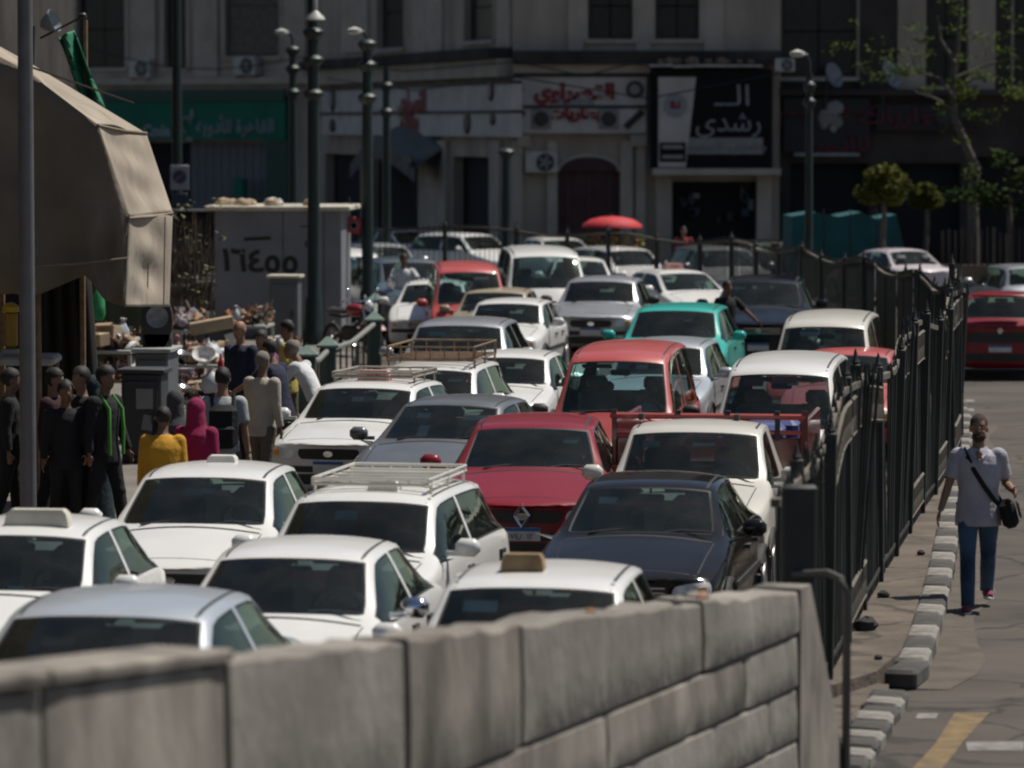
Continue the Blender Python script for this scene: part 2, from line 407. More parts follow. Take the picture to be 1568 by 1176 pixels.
ASSET = {}
def asset(kind):
    if kind in ASSET: return ASSET[kind]
    p = KINDS[kind]; me = cage(p); bvh_bm = bmesh.new(); bvh_bm.from_mesh(me); bvh = BVHTree.FromBMesh(bvh_bm); bvh_bm.free()
    A = split_body(me); parts = []           # (name, mesh, material key)
    van = p.get('van', 0); L, W, H, zb, zh, yc, yr, yb, ye, yw, zd, wr, wb = (p[k] for k in ('L', 'W', 'H', 'zb', 'zh', 'yc', 'yr', 'yb', 'ye', 'yw', 'zd', 'wr', 'wb'))
    def add(name, mb, m, detail=0, sm=38): parts.append((name, mb.mesh(name, m, sm), detail))
    k = W / .84
    A['body'].materials.append(M_RUB); parts.append(('body', A['body'], 0))
    for nm, mt in (('window_seal', M_RUB), ('windscreen', M_GLASS), ('rear_window', M_SIDE)):
        if A.get(nm): A[nm].materials.append(mt); parts.append((nm, A[nm], 0))
    for key in A:
        if key.startswith('side_window'): A[key].materials.append(M_SIDE); parts.append(('side_window', A[key], 0))
    # front
    gw = .36 * k
    styles = p.get('style', kind)
    if van != 1:
        add('grille', patch_mb(bvh, [(-gw, zh - .20), (gw, zh - .20), (gw * 1.08, zh - .075), (-gw * 1.08, zh - .075)], 'front', 8, 3, .008, .02, .08), M_BLK)
        for i in range(3):
            z = zh - .175 + i * .04; add('grille_bar', patch_mb(bvh, [(-gw * .97, z - .006), (gw * .97, z - .006), (gw * .97, z + .006), (-gw * .97, z + .006)], 'front', 8, 1, .016, .012), M_CHR if kind in ('sedan', 'suv') else M_BLK, 1)
    for s in (1, -1):
        add('headlight', patch_mb(bvh, [(s * .40 * k, zh - .20), (s * .74 * k, zh - .17), (s * .73 * k, zh - .035), (s * .42 * k, zh - .075)], 'front', 6, 4, .012, .03, .14), M_LAMP)
        add('turn_signal', patch_mb(bvh, [(s * .60 * k, zh - .16), (s * .70 * k, zh - .15), (s * .70 * k, zh - .08), (s * .62 * k, zh - .09)], 'front', 3, 2, .018, .02, .1), M_AMB, 1)
        add('fog_light', patch_mb(bvh, [(s * .48 * k, .36), (s * .60 * k, .36), (s * .60 * k, .46), (s * .48 * k, .46)], 'front', 4, 4, .01, .02, .3), M_LAMP, 1)
    add('bumper_trim', patch_mb(bvh, [(-.72 * k, .45), (.72 * k, .45), (.72 * k, .52), (-.72 * k, .52)], 'front', 14, 2, .014, .02), M_BLK)
    add('lower_intake', patch_mb(bvh, [(-.40 * k, .30), (.40 * k, .30), (.44 * k, .43), (-.44 * k, .43)], 'front', 8, 2, .006, .02, .1), M_BLK)
    add('number_plate', patch_mb(bvh, [(-.18, .45), (.18, .45), (.18, .58), (-.18, .58)], 'front', 4, 2, .03, .03), M_PLATE)
    add('plate_strip', patch_mb(bvh, [(-.178, .545), (.178, .545), (.178, .578), (-.178, .578)], 'front', 4, 1, .034, .002), M_PBLUE, 1)
    em = MB(); zz = zh - .135 if van != 1 else zh - .12
    add('emblem', patch_mb(bvh, [(-.055, zz - .035), (.055, zz - .035), (.055, zz + .035), (-.055, zz + .035)], 'front', 6, 6, .022, .02, .3), M_CHR, 1)
    # hood shut lines
    y0, y1 = .20, yc - .08
    GL = [line_mb(bvh, [(-.66 * k, y1), (-.61 * k, y0 + .06)], 'top')]
    for q in (line_mb(bvh, [(.66 * k, y1), (.61 * k, y0 + .06)], 'top'), line_mb(bvh, [(-.61 * k, y0 + .02), (.61 * k, y0 + .02)], 'top'), line_mb(bvh, [(-.64 * k, yc - .06), (.64 * k, yc - .06)], 'top', .035)): GL.append(q)
    if van != 1:
        for q in GL: add('bonnet_gap', q, M_RUB)
    # door shut lines
    for ax, s in (('plus', 1), ('minus', -1)):
        for yy in ([yc + .12, yb + .02] + ([ye + .05] if not van else [])):
            add('door_gap', line_mb(bvh, [(yy, .30), (yy, zb - .04)], ax), M_RUB, 1)
        for yy in ([yb - .22] + ([ye - .15] if van != 2 else [])):
            add('door_handle', patch_mb(bvh, [(yy, zb - .14), (yy + .17, zb - .14), (yy + .17, zb - .105), (yy, zb - .105)], ax, 4, 1, .03, .03), M_BLK, 1)
        add('side_trim', patch_mb(bvh, [(.75, .50), (L - .75, .50), (L - .75, .56), (.75, .56)], ax, 14, 1, .012, .02), M_BLK, 1)
    # roof drip channels
    for s in (1, -1):
        add('roof_channel', line_mb(bvh, [(s * (wr - .06), yr + .04), (s * (wr - .055), yb), (s * (wr - .07), ye - .02)], 'top', .022, .002), M_RUB)
    # mirrors
    for s in (1, -1):
        mb = MB(); c = Vector((s * (W + .13), yc + .30, zb + .12))
        mb.rbox(c, (.21, .11, .15), .045); mb.box((s * (W + .01), yc + .30, zb + .07), (.12, .05, .04))
        parts.append(('wing_mirror', mb.mesh('wing_mirror', None, 60), 0))
    # wheels + arches
    ax_f, ax_r = (.72 if van != 1 else .62), (L - .75 if van != 2 else 3.6)
    for yy in (ax_f, ax_r):
        for s in (1, -1):
            mb = MB(); mb.cyl((s * (W - .20), yy, .30), (s * (W + .004), yy, .30), .30, n=20)
            q = MB(); q.lathe([(.02, .0), (.10, .012), (.17, .0), (.19, .012), (.20, -.01), (.0, -.01)], n=16); q.xf(Matrix.Translation((s * (W + .004), yy, .30)) @ Matrix.Rotation(s * math.pi / 2, 4, 'Y'))
            parts.append(('wheel', mb.mesh('tyre', M_TYRE, 38), 0, q.mesh('rim', M_RIM, 38)))
            if van != 2 or yy < 1: 
                ar = MB(); ar.tube([(s * (W - .004), yy + .345 * math.cos(t), .30 + .345 * math.sin(t)) for t in [math.pi * i / 10 for i in range(11)]], .03, 6)
                add('wheel_arch', ar, M_BLK, 1)
    # wipers
    if van != 1:
        for s in (-.45, .12):
            mb = MB(); mb.tube([(s, yc + .02, zb + .085), (s + .25, yc - .0 + .06, zb + .115), (s + .52, yc + .06, zb + .10)], .009, 5); add('wiper', mb, M_BLK, 1)
    else:
        for s in (-.5, .05):
            mb = MB(); mb.tube([(s, yc + .03, zb + .12), (s + .5, yc + .0, zb + .14)], .009, 5); add('wiper', mb, M_BLK, 1)
    # interior
    sd = zb - .02
    di = MB(); di.rbox((0, yc + .33, sd - .08), (2 * (wb - .05), .45, .22), .06); di.rbox((.34, yc + .46, sd + .05), (.34, .18, .07), .03); add('dashboard', di, M_DASH)
    st = MB(); nn = 20; cy, cz = yc + .62, sd + .08
    ringp = [Vector((.34 + .18 * math.cos(2 * math.pi * i / nn), cy - .07 * math.sin(2 * math.pi * i / nn), cz + .165 * math.sin(2 * math.pi * i / nn))) for i in range(nn + 1)]
    st.tube(ringp, .017, 6); st.tube([(.17, cy, cz), (.51, cy, cz)], .02, 5); st.tube([(.34, cy, cz), (.34, cy - .25, cz - .12)], .03, 6); add('steering_wheel', st, M_DASH)
    sy = max(yc + 1.05, yr + .1)
    for s in (.35, -.35):
        se = MB(); se.rbox((s, sy, sd - .32), (.48, .5, .18), .06); se.rbox((s, sy + .28, sd + .02), (.46, .14, .62), .06, M=Matrix.Rotation(R(-12), 4, 'X')); se.rbox((s, sy + .37, sd + .40), (.26, .10, .17), .04)
        add('seat', se, M_SEAT)
    ry = min(sy + .95, yw - .35)
    if van != 2:
        se = MB(); se.rbox((0, ry, sd - .30), (1.2, .5, .18), .06); se.rbox((0, ry + .25, sd - .0), (1.2, .14, .52), .06)
        for s in (.36, -.36): se.rbox((s, ry + .28, sd + .30), (.24, .09, .13), .04)
        add('rear_seat', se, M_SEAT)
    fl = MB(); fl.box((0, (yc + yw) / 2 + .15, .40), (1.3, yw - yc - .2, .03)); fl.box((0, yc + .22, .62), (1.3, .03, .5)); add('cabin_floor', fl, M_DASH)
    vh = .14 if van == 1 else 0; vy = .12 if van == 1 else 0
    rm = MB(); rm.rbox((0, yr + .14 + vy, H - .20 - vh), (.24, .04, .07), .02); rm.tube([(0, yr + .14 + vy, H - .16 - vh), (0, yr + .14 + vy, H - .07 - vh)], .012, 5); add('cabin_mirror', rm, M_DASH, 1)
    for s in (-.28, .30):
        sv = MB(); sv.rbox((s, yr + .14 + vy, H - .125 - vh), (.36, .12, .02), .008, M=Matrix.Rotation(R(-20), 4, 'X')); add('sun_visor', sv, M_SEATB, 1)
    # rear
    RP = []
    for s in (1, -1):
        RP.append(('tail_light', patch_mb(bvh, [(s * .52 * k, zb - .20), (s * .74 * k, zb - .20), (s * .72 * k, zb - .02), (s * .56 * k, zb - .05)], 'rear', 5, 4, .012, .03, .1).mesh('tail_light', M_RED)))
    RP.append(('rear_bumper_trim', patch_mb(bvh, [(-.72 * k, .34), (.72 * k, .34), (.72 * k, .47), (-.72 * k, .47)], 'rear', 14, 2, .014, .02).mesh('rear_bumper_trim', M_BLK)))
    RP.append(('rear_plate', patch_mb(bvh, [(-.20, .50), (.20, .50), (.20, .62), (-.20, .62)], 'rear', 4, 2, .02, .03).mesh('rear_plate', M_PLATE)))
    RP.append(('plate_strip', patch_mb(bvh, [(-.198, .585), (.198, .585), (.198, .618), (-.198, .618)], 'rear', 4, 1, .024, .002).mesh('plate_strip', M_PBLUE)))
    # where the middle of the screen's top edge is
    ev = [v.co for v in A['windscreen'].vertices if abs(v.co.x) < .12]
    top = max(ev, key=lambda c: c.z)
    ASSET[kind] = dict(parts=parts, rear=RP, top=Vector((0, top.y, top.z)), bvh=bvh, p=p)
    return ASSET[kind]

def vehicle(name, kind, loc, rz, pm, label, cat, group=None, detail=1, rear=False, skip=(), override=None, scale=(1, 1, 1)):
    A = asset(kind)
    root = empty(name, loc, rz, label, cat, group); root.scale = scale
    first = {}
    for pt in A['parts']:
        nm, me, dl = pt[0], pt[1], pt[2]
        if dl > detail or nm in skip: continue
        o = link(nm, me, root)
        ov = (override or {}).get(nm)
        if nm == 'body' or nm == 'wing_mirror' or ov:
            if not me.materials: me.materials.append(None)
            o.material_slots[0].link = 'OBJECT'
            o.material_slots[0].material = ov or pm
        if nm == 'wheel': link('rim', pt[3], o)
        first.setdefault(nm, o)
    if rear:
        for nm, me in A['rear']: link(nm, me, root)
    return root, A, first
def place(kind, px, py, rz):
    """world position of a vehicle whose screen top middle is seen at (px, py)"""
    t = asset(kind)['top']; w = at(px, py, t.z)
    r = Matrix.Rotation(rz, 4, 'Z') @ Vector((t.x, t.y, 0))
    return Vector((w.x - r.x, w.y - r.y, 0))
def roof_sign(root, A, m, y=.35, x=0.0, w=.42, h=.14, txt=None, tm=None, d=.16):
    p = A['p']; yy = p['yr'] + y; b = A['bvh'].ray_cast(Vector((x, yy, 5)), Vector((0, 0, -1)))[0]
    mb = MB(); n = []
    for z, s in ((0, 1.0), (.03, 1.0), (h * .75, .93), (h, .8)):
        a, c = w / 2 * s, d / 2 * s
        n.append([Vector(q) for q in ((x - a, yy - c, b.z + z - .012), (x + a, yy - c, b.z + z - .012), (x + a, yy + c, b.z + z - .012), (x - a, yy + c, b.z + z - .012))])
    mb.loft(n); o = mb.build('taxi_roof_sign', m, root)
    if txt: text('sign_lettering', txt, h * .62, tm, Matrix.Translation((x, yy - d / 2 - .004, b.z + h * .42)) @ UPRIGHT, o, .004)
def roof_rack(root, A, m, y0, y1, hw, rails=5, rim=.09, crown=.02):
    p = A['p']; z = p['H'] + crown; mb = MB()
    for zz in (z, z + rim):
        mb.tube([(-hw, y0, zz), (hw, y0, zz), (hw, y1, zz), (-hw, y1, zz), (-hw, y0, zz)], .014, 5)
    o = mb.build('roof_rack', m, root)
    for i in range(rails):
        yy = y0 + (y1 - y0) * (i + .5) / rails; q = MB(); q.box((0, yy, z + .015), (2 * hw, .06, .018)); q.build('rack_slat', m, o)
    q = MB()
    for i in range(7):
        x = -hw + 2 * hw * i / 6; q.cyl((x, y0, z), (x, y0, z + rim), .01, n=5); q.cyl((x, y1, z), (x, y1, z + rim), .01, n=5)
    for x in (-hw, hw):
        for yy in (y0 + .1, (y0 + y1) / 2, y1 - .1): q.cyl((x, yy, z + rim), (x, yy, z - .11), .014, n=5)
    q.build('rack_upright', m, o)
def screen_card(root, A, u, v, w=.14, h=.09, m=None, name='dashboard_card'):
    """card or sticker just behind the windscreen, u across (-1..1), v up the glass (0..1)"""
    p = A['p']; z = p['zb'] + .08 + v * (p['H'] - p['zb'] - .2)
    hit = A['bvh'].ray_cast(Vector((u * p['wr'], -3, z)), Vector((0, 1, 0)))
    if not hit[0]: return
    n = hit[1]; n = n if n.y < 0 else -n
    ax = Vector((1, 0, 0)); up = n.cross(ax).normalized(); up = up if up.z > 0 else -up
    c = hit[0] - n * .035; mb = MB()
    mb.add([c - ax * w / 2 - up * h / 2, c + ax * w / 2 - up * h / 2, c + ax * w / 2 + up * h / 2, c - ax * w / 2 + up * h / 2,
            c - ax * w / 2 - up * h / 2 - n * .004, c + ax * w / 2 - up * h / 2 - n * .004, c + ax * w / 2 + up * h / 2 - n * .004, c - ax * w / 2 + up * h / 2 - n * .004],
           [(0, 1, 2, 3), (7, 6, 5, 4), (0, 4, 5, 1), (1, 5, 6, 2), (2, 6, 7, 3), (3, 7, 4, 0)])
    mb.build(name, m or M_PAPER, root)
# ---------------------------------------------------------------- the setting
M_ASPH = mat('asphalt', (0.050, 0.041, 0.033), .92, var=.25, scale=.55, bump=.5, col2=(0.098, 0.081, 0.065), detail=12)
M_DIRT = mat('dusty_paving', (0.075, 0.059, 0.045), .95, scale=2.2, bump=.6, col2=(0.15, 0.119, 0.091), detail=9)
M_WALK = mat('sidewalk_paving', (0.13, 0.115, 0.10), .95, scale=1.1, bump=.3, col2=(0.20, 0.175, 0.15), detail=8)
M_KW = mat('kerb_white', (0.09, 0.08, 0.07), .95, scale=5, col2=(0.29, 0.27, 0.24), detail=8)
M_KB = mat('kerb_black', (0.03, 0.03, 0.029), .95, scale=5, col2=(0.085, 0.078, 0.068), detail=8)
M_YEL = mat('road_yellow', (0.10, 0.078, 0.05), .9, scale=5, col2=(0.24, 0.155, 0.062), detail=9)
M_RWH = mat('road_white', (0.12, 0.11, 0.10), .9, scale=6, col2=(0.28, 0.265, 0.245), detail=9)
def wear(m):                       # cracks and oil stains in the asphalt
    nt = m.node_tree; N = nt.nodes; L = nt.links; b = N['Principled BSDF']; src = b.inputs['Base Color'].links[0].from_socket
    tc = N.new('ShaderNodeTexCoord'); wv = N.new('ShaderNodeTexNoise'); wv.inputs['Scale'].default_value = 1.3; wv.inputs['Detail'].default_value = 6
    ad = N.new('ShaderNodeVectorMath'); ad.operation = 'MULTIPLY_ADD'; ad.inputs[1].default_value = (.9, .9, .9)
    L.new(tc.outputs['Object'], wv.inputs['Vector']); L.new(wv.outputs['Color'], ad.inputs[0]); L.new(tc.outputs['Object'], ad.inputs[2])
    vo = N.new('ShaderNodeTexVoronoi'); vo.feature = 'DISTANCE_TO_EDGE'; vo.inputs['Scale'].default_value = .42; L.new(ad.outputs[0], vo.inputs['Vector'])
    mr = N.new('ShaderNodeMapRange'); mr.inputs[1].default_value = .004; mr.inputs[2].default_value = .022; mr.inputs[3].default_value = .45; mr.inputs[4].default_value = 1; L.new(vo.outputs['Distance'], mr.inputs[0])
    st = N.new('ShaderNodeTexNoise'); st.inputs['Scale'].default_value = .8; st.inputs['Detail'].default_value = 5; L.new(tc.outputs['Object'], st.inputs['Vector'])
    m2 = N.new('ShaderNodeMapRange'); m2.inputs[1].default_value = .60; m2.inputs[2].default_value = .70; m2.inputs[3].default_value = 1; m2.inputs[4].default_value = .62; L.new(st.outputs['Fac'], m2.inputs[0])
    mu = N.new('ShaderNodeMath'); mu.operation = 'MULTIPLY'; L.new(mr.outputs[0], mu.inputs[0]); L.new(m2.outputs[0], mu.inputs[1])
    mx = N.new('ShaderNodeVectorMath'); mx.operation = 'SCALE'; L.new(src, mx.inputs[0]); L.new(mu.outputs[0], mx.inputs['Scale']); L.new(mx.outputs[0], b.inputs['Base Color'])
wear(M_ASPH); wear(M_DIRT)
g = MB(); g.grid(lambda u, v: (-700 + 1400 * u, -200 + 1700 * v, 0), 1, 1); tag(g.build('road', M_ASPH, smooth=0), kind='structure')

def catmull(pts, n=8):
    P = [Vector(p) for p in pts]; out = []
    for i in range(len(P) - 1):
        p0 = P[max(i - 1, 0)]; p1 = P[i]; p2 = P[i + 1]; p3 = P[min(i + 2, len(P) - 1)]
        for k in range(n):
            t = k / n
            out.append(.5 * ((2 * p1) + (p2 - p0) * t + (2 * p0 - 5 * p1 + 4 * p2 - p3) * t * t + (3 * p1 - p0 - 3 * p2 + p3) * t ** 3))
    out.append(P[-1]); return out
class Path:
    def __init__(s, pts, n=8):
        s.p = catmull(pts, n); s.d = [0]
        for a, b in zip(s.p, s.p[1:]): s.d.append(s.d[-1] + (b - a).length)
        s.len = s.d[-1]
    def at(s, t):
        t = max(0, min(s.len - 1e-6, t)); i = 0
        while s.d[i + 1] < t: i += 1
        k = (t - s.d[i]) / (s.d[i + 1] - s.d[i]); return s.p[i].lerp(s.p[i + 1], k)
    def dir(s, t): return (s.at(t + .15) - s.at(t - .15)).normalized()

FENCE = Path([(1.75, 28.4, 0), (2.6, 34, 0), (3.16, 38, 0), (4.33, 45.8, 0), (5.45, 53, 0), (6.35, 60, 0), (6.8, 67, 0), (6.75, 75, 0), (6.0, 84, 0), (4.65, 93.5, 0), (2.7, 98.5, 0), (-.14, 104, 0), (-4.4, 107, 0)])
KERB = Path([(3.02, 33.6, 0), (3.26, 34.4, 0), (3.95, 39.5, 0), (4.72, 45.8, 0), (5.80, 55, 0), (6.5, 61, 0), (7.1, 68, 0), (7.4, 77, 0), (6.8, 87, 0), (5.3, 96, 0), (3.0, 101, 0), (-6, 110.5, 0)])
# median between fence and kerb
outer = [KERB.at(KERB.len * i / 60) for i in range(61)]
inner = [FENCE.at(3.2 + (FENCE.len - 3.2) * i / 60) + Vector((-.35, 0, 0)) for i in range(61)]
mb = MB(); n = len(outer)
md = MB(); vs = []
for a, b in zip(inner, outer): vs += [(a.x, a.y, 0), (a.x, a.y, .15), (b.x - .12, b.y, .15), (b.x - .12, b.y, 0)]
fs = []
for i in range(n - 1):
    for k in range(3): fs.append((4 * i + k, 4 * i + 4 + k, 4 * i + 5 + k, 4 * i + 1 + k))
fs += [(0, 1, 2, 3), tuple(4 * (n - 1) + k for k in (3, 2, 1, 0))]
md.add(vs, fs); median = tag(md.build('median', M_DIRT, smooth=0), kind='structure')
# kerb stones painted black and white
ks = MB(); ks.rbox((0, 0, .08), (.26, .76, .16), .03); kw = ks.mesh('kerb_stone', M_KW); kb = ks.mesh('kerb_stone', M_KB)
kerb = empty('kerb', (0, 0, 0), 0, kind='structure')
t = .4; i = 0
while t < 62:
    p = KERB.at(t); d = KERB.dir(t)
    o = link('kerb_stone', kw if i % 2 else kb, kerb); o.location = (p.x, p.y, random.uniform(-.012, .008)); o.rotation_euler = (random.uniform(-.02, .02), random.uniform(-.03, .03), math.atan2(-d.x, d.y) + random.uniform(-.02, .02))
    t += .80; i += 1
low = Path([(2.28, 29.0, 0), (2.62, 31, 0), (2.95, 32.9, 0)])
t = .2; i = 0
while t < low.len:
    p = low.at(t); d = low.dir(t)
    o = link('kerb_stone', kw if i % 2 else kb, kerb); o.location = (p.x, p.y, -.055 + random.uniform(-.01, .01)); o.rotation_euler = (random.uniform(-.03, .03), .03, math.atan2(-d.x, d.y) + random.uniform(-.05, .05)); o.scale = (1.15, .52, 1)
    t += .44; i += 1
# the broken end of the raised strip and dust drifted against it
ap = MB(); ap.slab([(1.9, 28.2), (2.25, 28.5), (2.95, 33.0), (3.0, 33.6), (2.1, 33.9)], .0, .05); tag(ap.build('broken_pavement', M_DIRT, smooth=0), kind='structure')
dr = MB(); vs = []
for k in range(31):
    q = KERB.at(30 * k / 30); r_ = .3 + .08 * math.sin(k * 1.1) + random.uniform(-.04, .04); vs += [(q.x + .1, q.y, .012), (q.x + .18 + r_, q.y, .0045)]
dr.add(vs, [(2 * k, 2 * k + 1, 2 * k + 3, 2 * k + 2) for k in range(30)]); tag(dr.build('road_dust', mat('gutter_dust', (0.075, 0.061, 0.048), .95, scale=3, bump=.4, col2=(0.12, 0.097, 0.076), detail=10), smooth=0), kind='structure')
# painted lines on the right carriageway
def sheet(name, poly, m, z=.004):
    q = MB(); q.add([(p[0], p[1], z) for p in poly], [tuple(range(len(poly)))]); return tag(q.build(name, m, smooth=0), kind='structure')
def gq(*pp): return [at(*p) for p in pp]
sheet('road_marking', gq((1462, 1092), (1515, 1092), (1480, 1130), (1437, 1185), (1390, 1185), (1432, 1140)), M_YEL)
sheet('road_marking', gq((1478, 1136), (1568, 1136), (1568, 1150), (1482, 1150)), M_RWH)
sheet('road_marking', gq((1405, 1093), (1437, 1093), (1433, 1101), (1402, 1101)), M_RWH)
for k in range(9):
    y = 612 + k * 13 + k * k * .6; sheet('road_marking', gq((1466 - k * .5, y), (1492 - k * .3, y), (1492 - k * .3, y + 4 + k * .4), (1465 - k * .5, y + 4 + k * .4)), M_RWH)
# left pavement
LK = Path([(-6.6, 20, 0), (-5.0, 32, 0), (-4.2, 37, 0), (-3.55, 45, 0), (-3.05, 52, 0), (-2.55, 60, 0), (-2.55, 70, 0), (-2.9, 80, 0), (-3.25, 89, 0)])
poly = [LK.at(LK.len * i / 40) for i in range(41)]
sl = MB(); sl.slab([(p.x, p.y) for p in poly] + [(-9, 92), (-40, 100), (-40, 20)], 0, .14); tag(sl.build('sidewalk', M_WALK, smooth=0), kind='structure')

# ---------------------------------------------------------------- stone ramp wall in the foreground
M_STONE = mat('ramp_stone', (0.145, 0.130, 0.110), .95, scale=1.9, bump=.5, col2=(0.315, 0.288, 0.25), detail=12, stretch=(1, 1, .5))
M_STONE2 = mat('ramp_stone_stained', (0.085, 0.075, 0.06), .95, scale=1.7, bump=.4, col2=(0.35, 0.31, 0.265), detail=13, stretch=(1.3, 1.3, .45))
M_MORT = mat('ramp_joint', (0.085, 0.076, 0.065), .95, var=.3)
M_RUBBLE = mat('broken_brick', (0.28, 0.13, 0.065), .9, var=.3)
rw = empty('ramp_wall', (-2.02, 16.3, 0), math.atan2(-3.85, 10.7), 'long grey stone ramp wall climbing across the foreground', 'wall')
RWL = math.hypot(3.85, 10.7)
def rtop(y): return 2.31 - .78 * y / RWL          # top of the wall along its run (local +Y, face on local +X)
core = MB(); core.loft([[Vector((-.33, y, 0)), Vector((-.02 - 0, y, 0)), Vector((-.045, y, rtop(y) - .05)), Vector((-.33, y, rtop(y) - .05))] for y in (-3, .5 * RWL, RWL - .04)])
core.build('wall_core', M_MORT, rw, 0)
def seam(px):
    # run along the wall at which a pixel column is met
    u = (px - 784) / FPX; dx, dy = 3.85 / RWL, 10.7 / RWL
    return (u * 16.3 + 2.02) / (dx - u * dy) if True else 0
def block(y0, y1, z0, z1, m, j=.007):
    q = MB(); r = random.uniform; f = .012 * r(0, 1)
    n = 10; rings = []
    for i in range(n + 1):
        y = y0 + j + (y1 - y0 - 2 * j) * i / n
        a = z0(y) + j; b = z1(y) - j if z1 is not rtop else z1(y) + r(-.022, .012)
        e = .012 if i in (0, n) else 0
        bx = -.06 * 0
        rings.append([Vector((-.30, y, a)), Vector((f - e, y, a + e * .3)), Vector((f + .008 - e, y, a + .014)), Vector((f + .01 - e + r(-.004, .004), y, (a + b) / 2)), Vector((f - e, y, b - .015)), Vector((f - .012 - e, y, b)), Vector((-.30, y, b + r(-.01, .01)))])
    q.loft(rings); q.build('stone_block', m, rw, 30)
c = lambda v: (lambda y: v)
tops = [-3, -1.4] + [seam(p) for p in (62, 345, 622, 800, 1078)] + [RWL]
mats_ = [M_STONE, M_STONE, M_STONE2, M_STONE, M_STONE2, M_STONE, M_STONE]
for k, (a, b, m) in enumerate(zip(tops, tops[1:], mats_)): block(a + (.03 if k in (3, 4, 5) else 0), b - (.03 if k in (2, 3, 4) else 0), c(1.24), rtop, m, .010)
for lo, hi, off in ((.90, 1.24, .5), (.56, .90, 0), (.22, .56, .4), (-.1, .22, .1)):
    y = -3 + off; 
    while y < RWL - .02:
        L_ = random.uniform(1.0, 1.7); e = min(y + L_, RWL)
        if RWL - e < .4: e = RWL
        block(y, e, c(lo), c(hi), M_STONE if random.random() < .75 else M_STONE2); y = e
cp = 0
for a, b in ((-3, -1.4), (-1.4, seam(62)), (seam(62), seam(345))):      # coping left on the higher end
    q = MB(); q.loft([[Vector((-.34, y, rtop(y) + .006)), Vector((.035, y, rtop(y) + .006)), Vector((.04, y, rtop(y) + .045)), Vector((.02, y, rtop(y) + .06)), Vector((-.34, y, rtop(y) + .06))] for y in (a + .015, (a + b) / 2, b - .015)]).build('coping_stone', M_STONE2, rw, 30)
ln = MB(); ln.loft([[Vector((x, y, z)) for x, y in ((-.31, RWL + .012), (.015, RWL + .012), (.0, RWL + .30 + .66 * (1.53 - z)), (-.31, RWL + .30 + .66 * (1.53 - z)))] for z in (0, .7, rtop(RWL) + .005)]); ln.build('end_pier', M_STONE2, rw, 30)
for k in range(5):                                   # loose rubble and mortar on the top
    y = seam([1062, 1085, 1112, 930, 1100][k]) + random.uniform(-.1, .1)
    q = MB(); s = random.uniform(.018, .034); q.ell((0, 0, 0), (s * 1.6, s * 2.2, s), 7, 5)
    q.v = [tuple(c_ * random.uniform(.8, 1.15) for c_ in v) for v in q.v]
    o = q.build('rubble_lump', M_RUBBLE if k % 2 else M_STONE, rw, 25); o.location = (-.12 + random.uniform(-.08, .08), y, rtop(y) + s * .5)
M_IRON = mat('fence_iron', (0.014, 0.017, 0.016), .6, .1, var=.3, dust=.05)
M_IRONT = mat('fence_top_rail', (0.06, 0.055, 0.045), .85, 0, var=.35, dust=.34)
pr = empty('pipe_rail', (*at(1238, 905, 1.5).xy, 0), 0, 'bent metal pipe at the end of the stone ramp wall', 'pipe')
pr.location = (2.12, 28.0, 0)
q = MB(); q.tube([(-.25, .2, 1.50), (-.02, .1, 1.52), (.06, 0, 1.49), (.10, 0, 1.40), (.10, 0, 0)], .028, 10); q.build('bent_pipe', mat('pipe_paint', (.07, .07, .07), .35, .4, dust=.15), pr, 60)

# ---------------------------------------------------------------- iron railing along the median
fence = empty('iron_fence', (0, 0, 0), 0, 'tall black iron railing winding along the dusty median', 'fence')
def ftop(t):
    def ss(a, b, x): x = max(0, min(1, (x - a) / (b - a))); return x * x * (3 - 2 * x)
    base = 1.98 + .32 * ss(4.5, 6.3, t) - .24 * ss(8.5, 13.5, t)
    if t > 36: return 1.90 + .07 * math.sin(t * .9)
    if t > 13.5:
        w = (t - 13.5) % 9.6; base = 2.06 + .26 * ss(0, 2.2, w) - .26 * ss(5.2, 9.6, w)
    return base
def lean(t): return .03 * math.sin(t * .9) + .02 * math.sin(t * 2.3 + 1)
pk = MB(); pk.tube([(0, 0, 0), (0, 0, 1.98)], .0145, 5); pk.lathe([(.012, 1.98), (.026, 2.01), (.02, 2.04), (.001, 2.14)], n=5); pkm = pk.mesh('picket', M_IRON)
far = MB(); t = .10; cnt = 0
while t < FENCE.len - .1:
    p = FENCE.at(t); h = ftop(t); z0 = .15 + random.uniform(-.02, .05)
    if random.random() < .035 and t > 6: t += .125; continue       # missing bars
    bend = random.uniform(-.03, .03) if random.random() < .8 else random.uniform(-.09, .09)
    if cnt < 296:
        o = link('picket', pkm, fence); o.location = (p.x, p.y, z0 - .1); o.scale = (1, 1, (h - z0 + .06) / 2.0); o.rotation_euler = (random.uniform(-.015, .015), bend * .5 + lean(t), random.uniform(0, 1))
        cnt += 1
    else:
        far.cyl((p.x, p.y, .05), (p.x, p.y, h + .08), .013 if t < 58 else .009, n=4)
    t += .125 if t < 40 else .16
o = far.build('picket_run', M_IRON, fence, 0); o['kind'] = 'stuff'
t = 0; k = 0; post = MB(); post.rbox((0, 0, 1.13), (.095, .095, 2.26), .008); post.lathe([(.02, 2.26), (.04, 2.28), (.022, 2.31), (.016, 2.36), (.002, 2.40)], n=8); pm = post.mesh('fence_post', M_IRON)
posts = []
while t < FENCE.len:
    posts.append(t); t += 2.4
for t in posts[1:]:
    p = FENCE.at(t); d = FENCE.dir(t); o = link('fence_post', pm, fence); o.location = (p.x, p.y, .0); o.rotation_euler = (random.uniform(-.02, .02), random.uniform(-.03, .03), math.atan2(-d.x, d.y)); o.scale = (1, 1, (ftop(t) + .02) / 2.26 + .03)
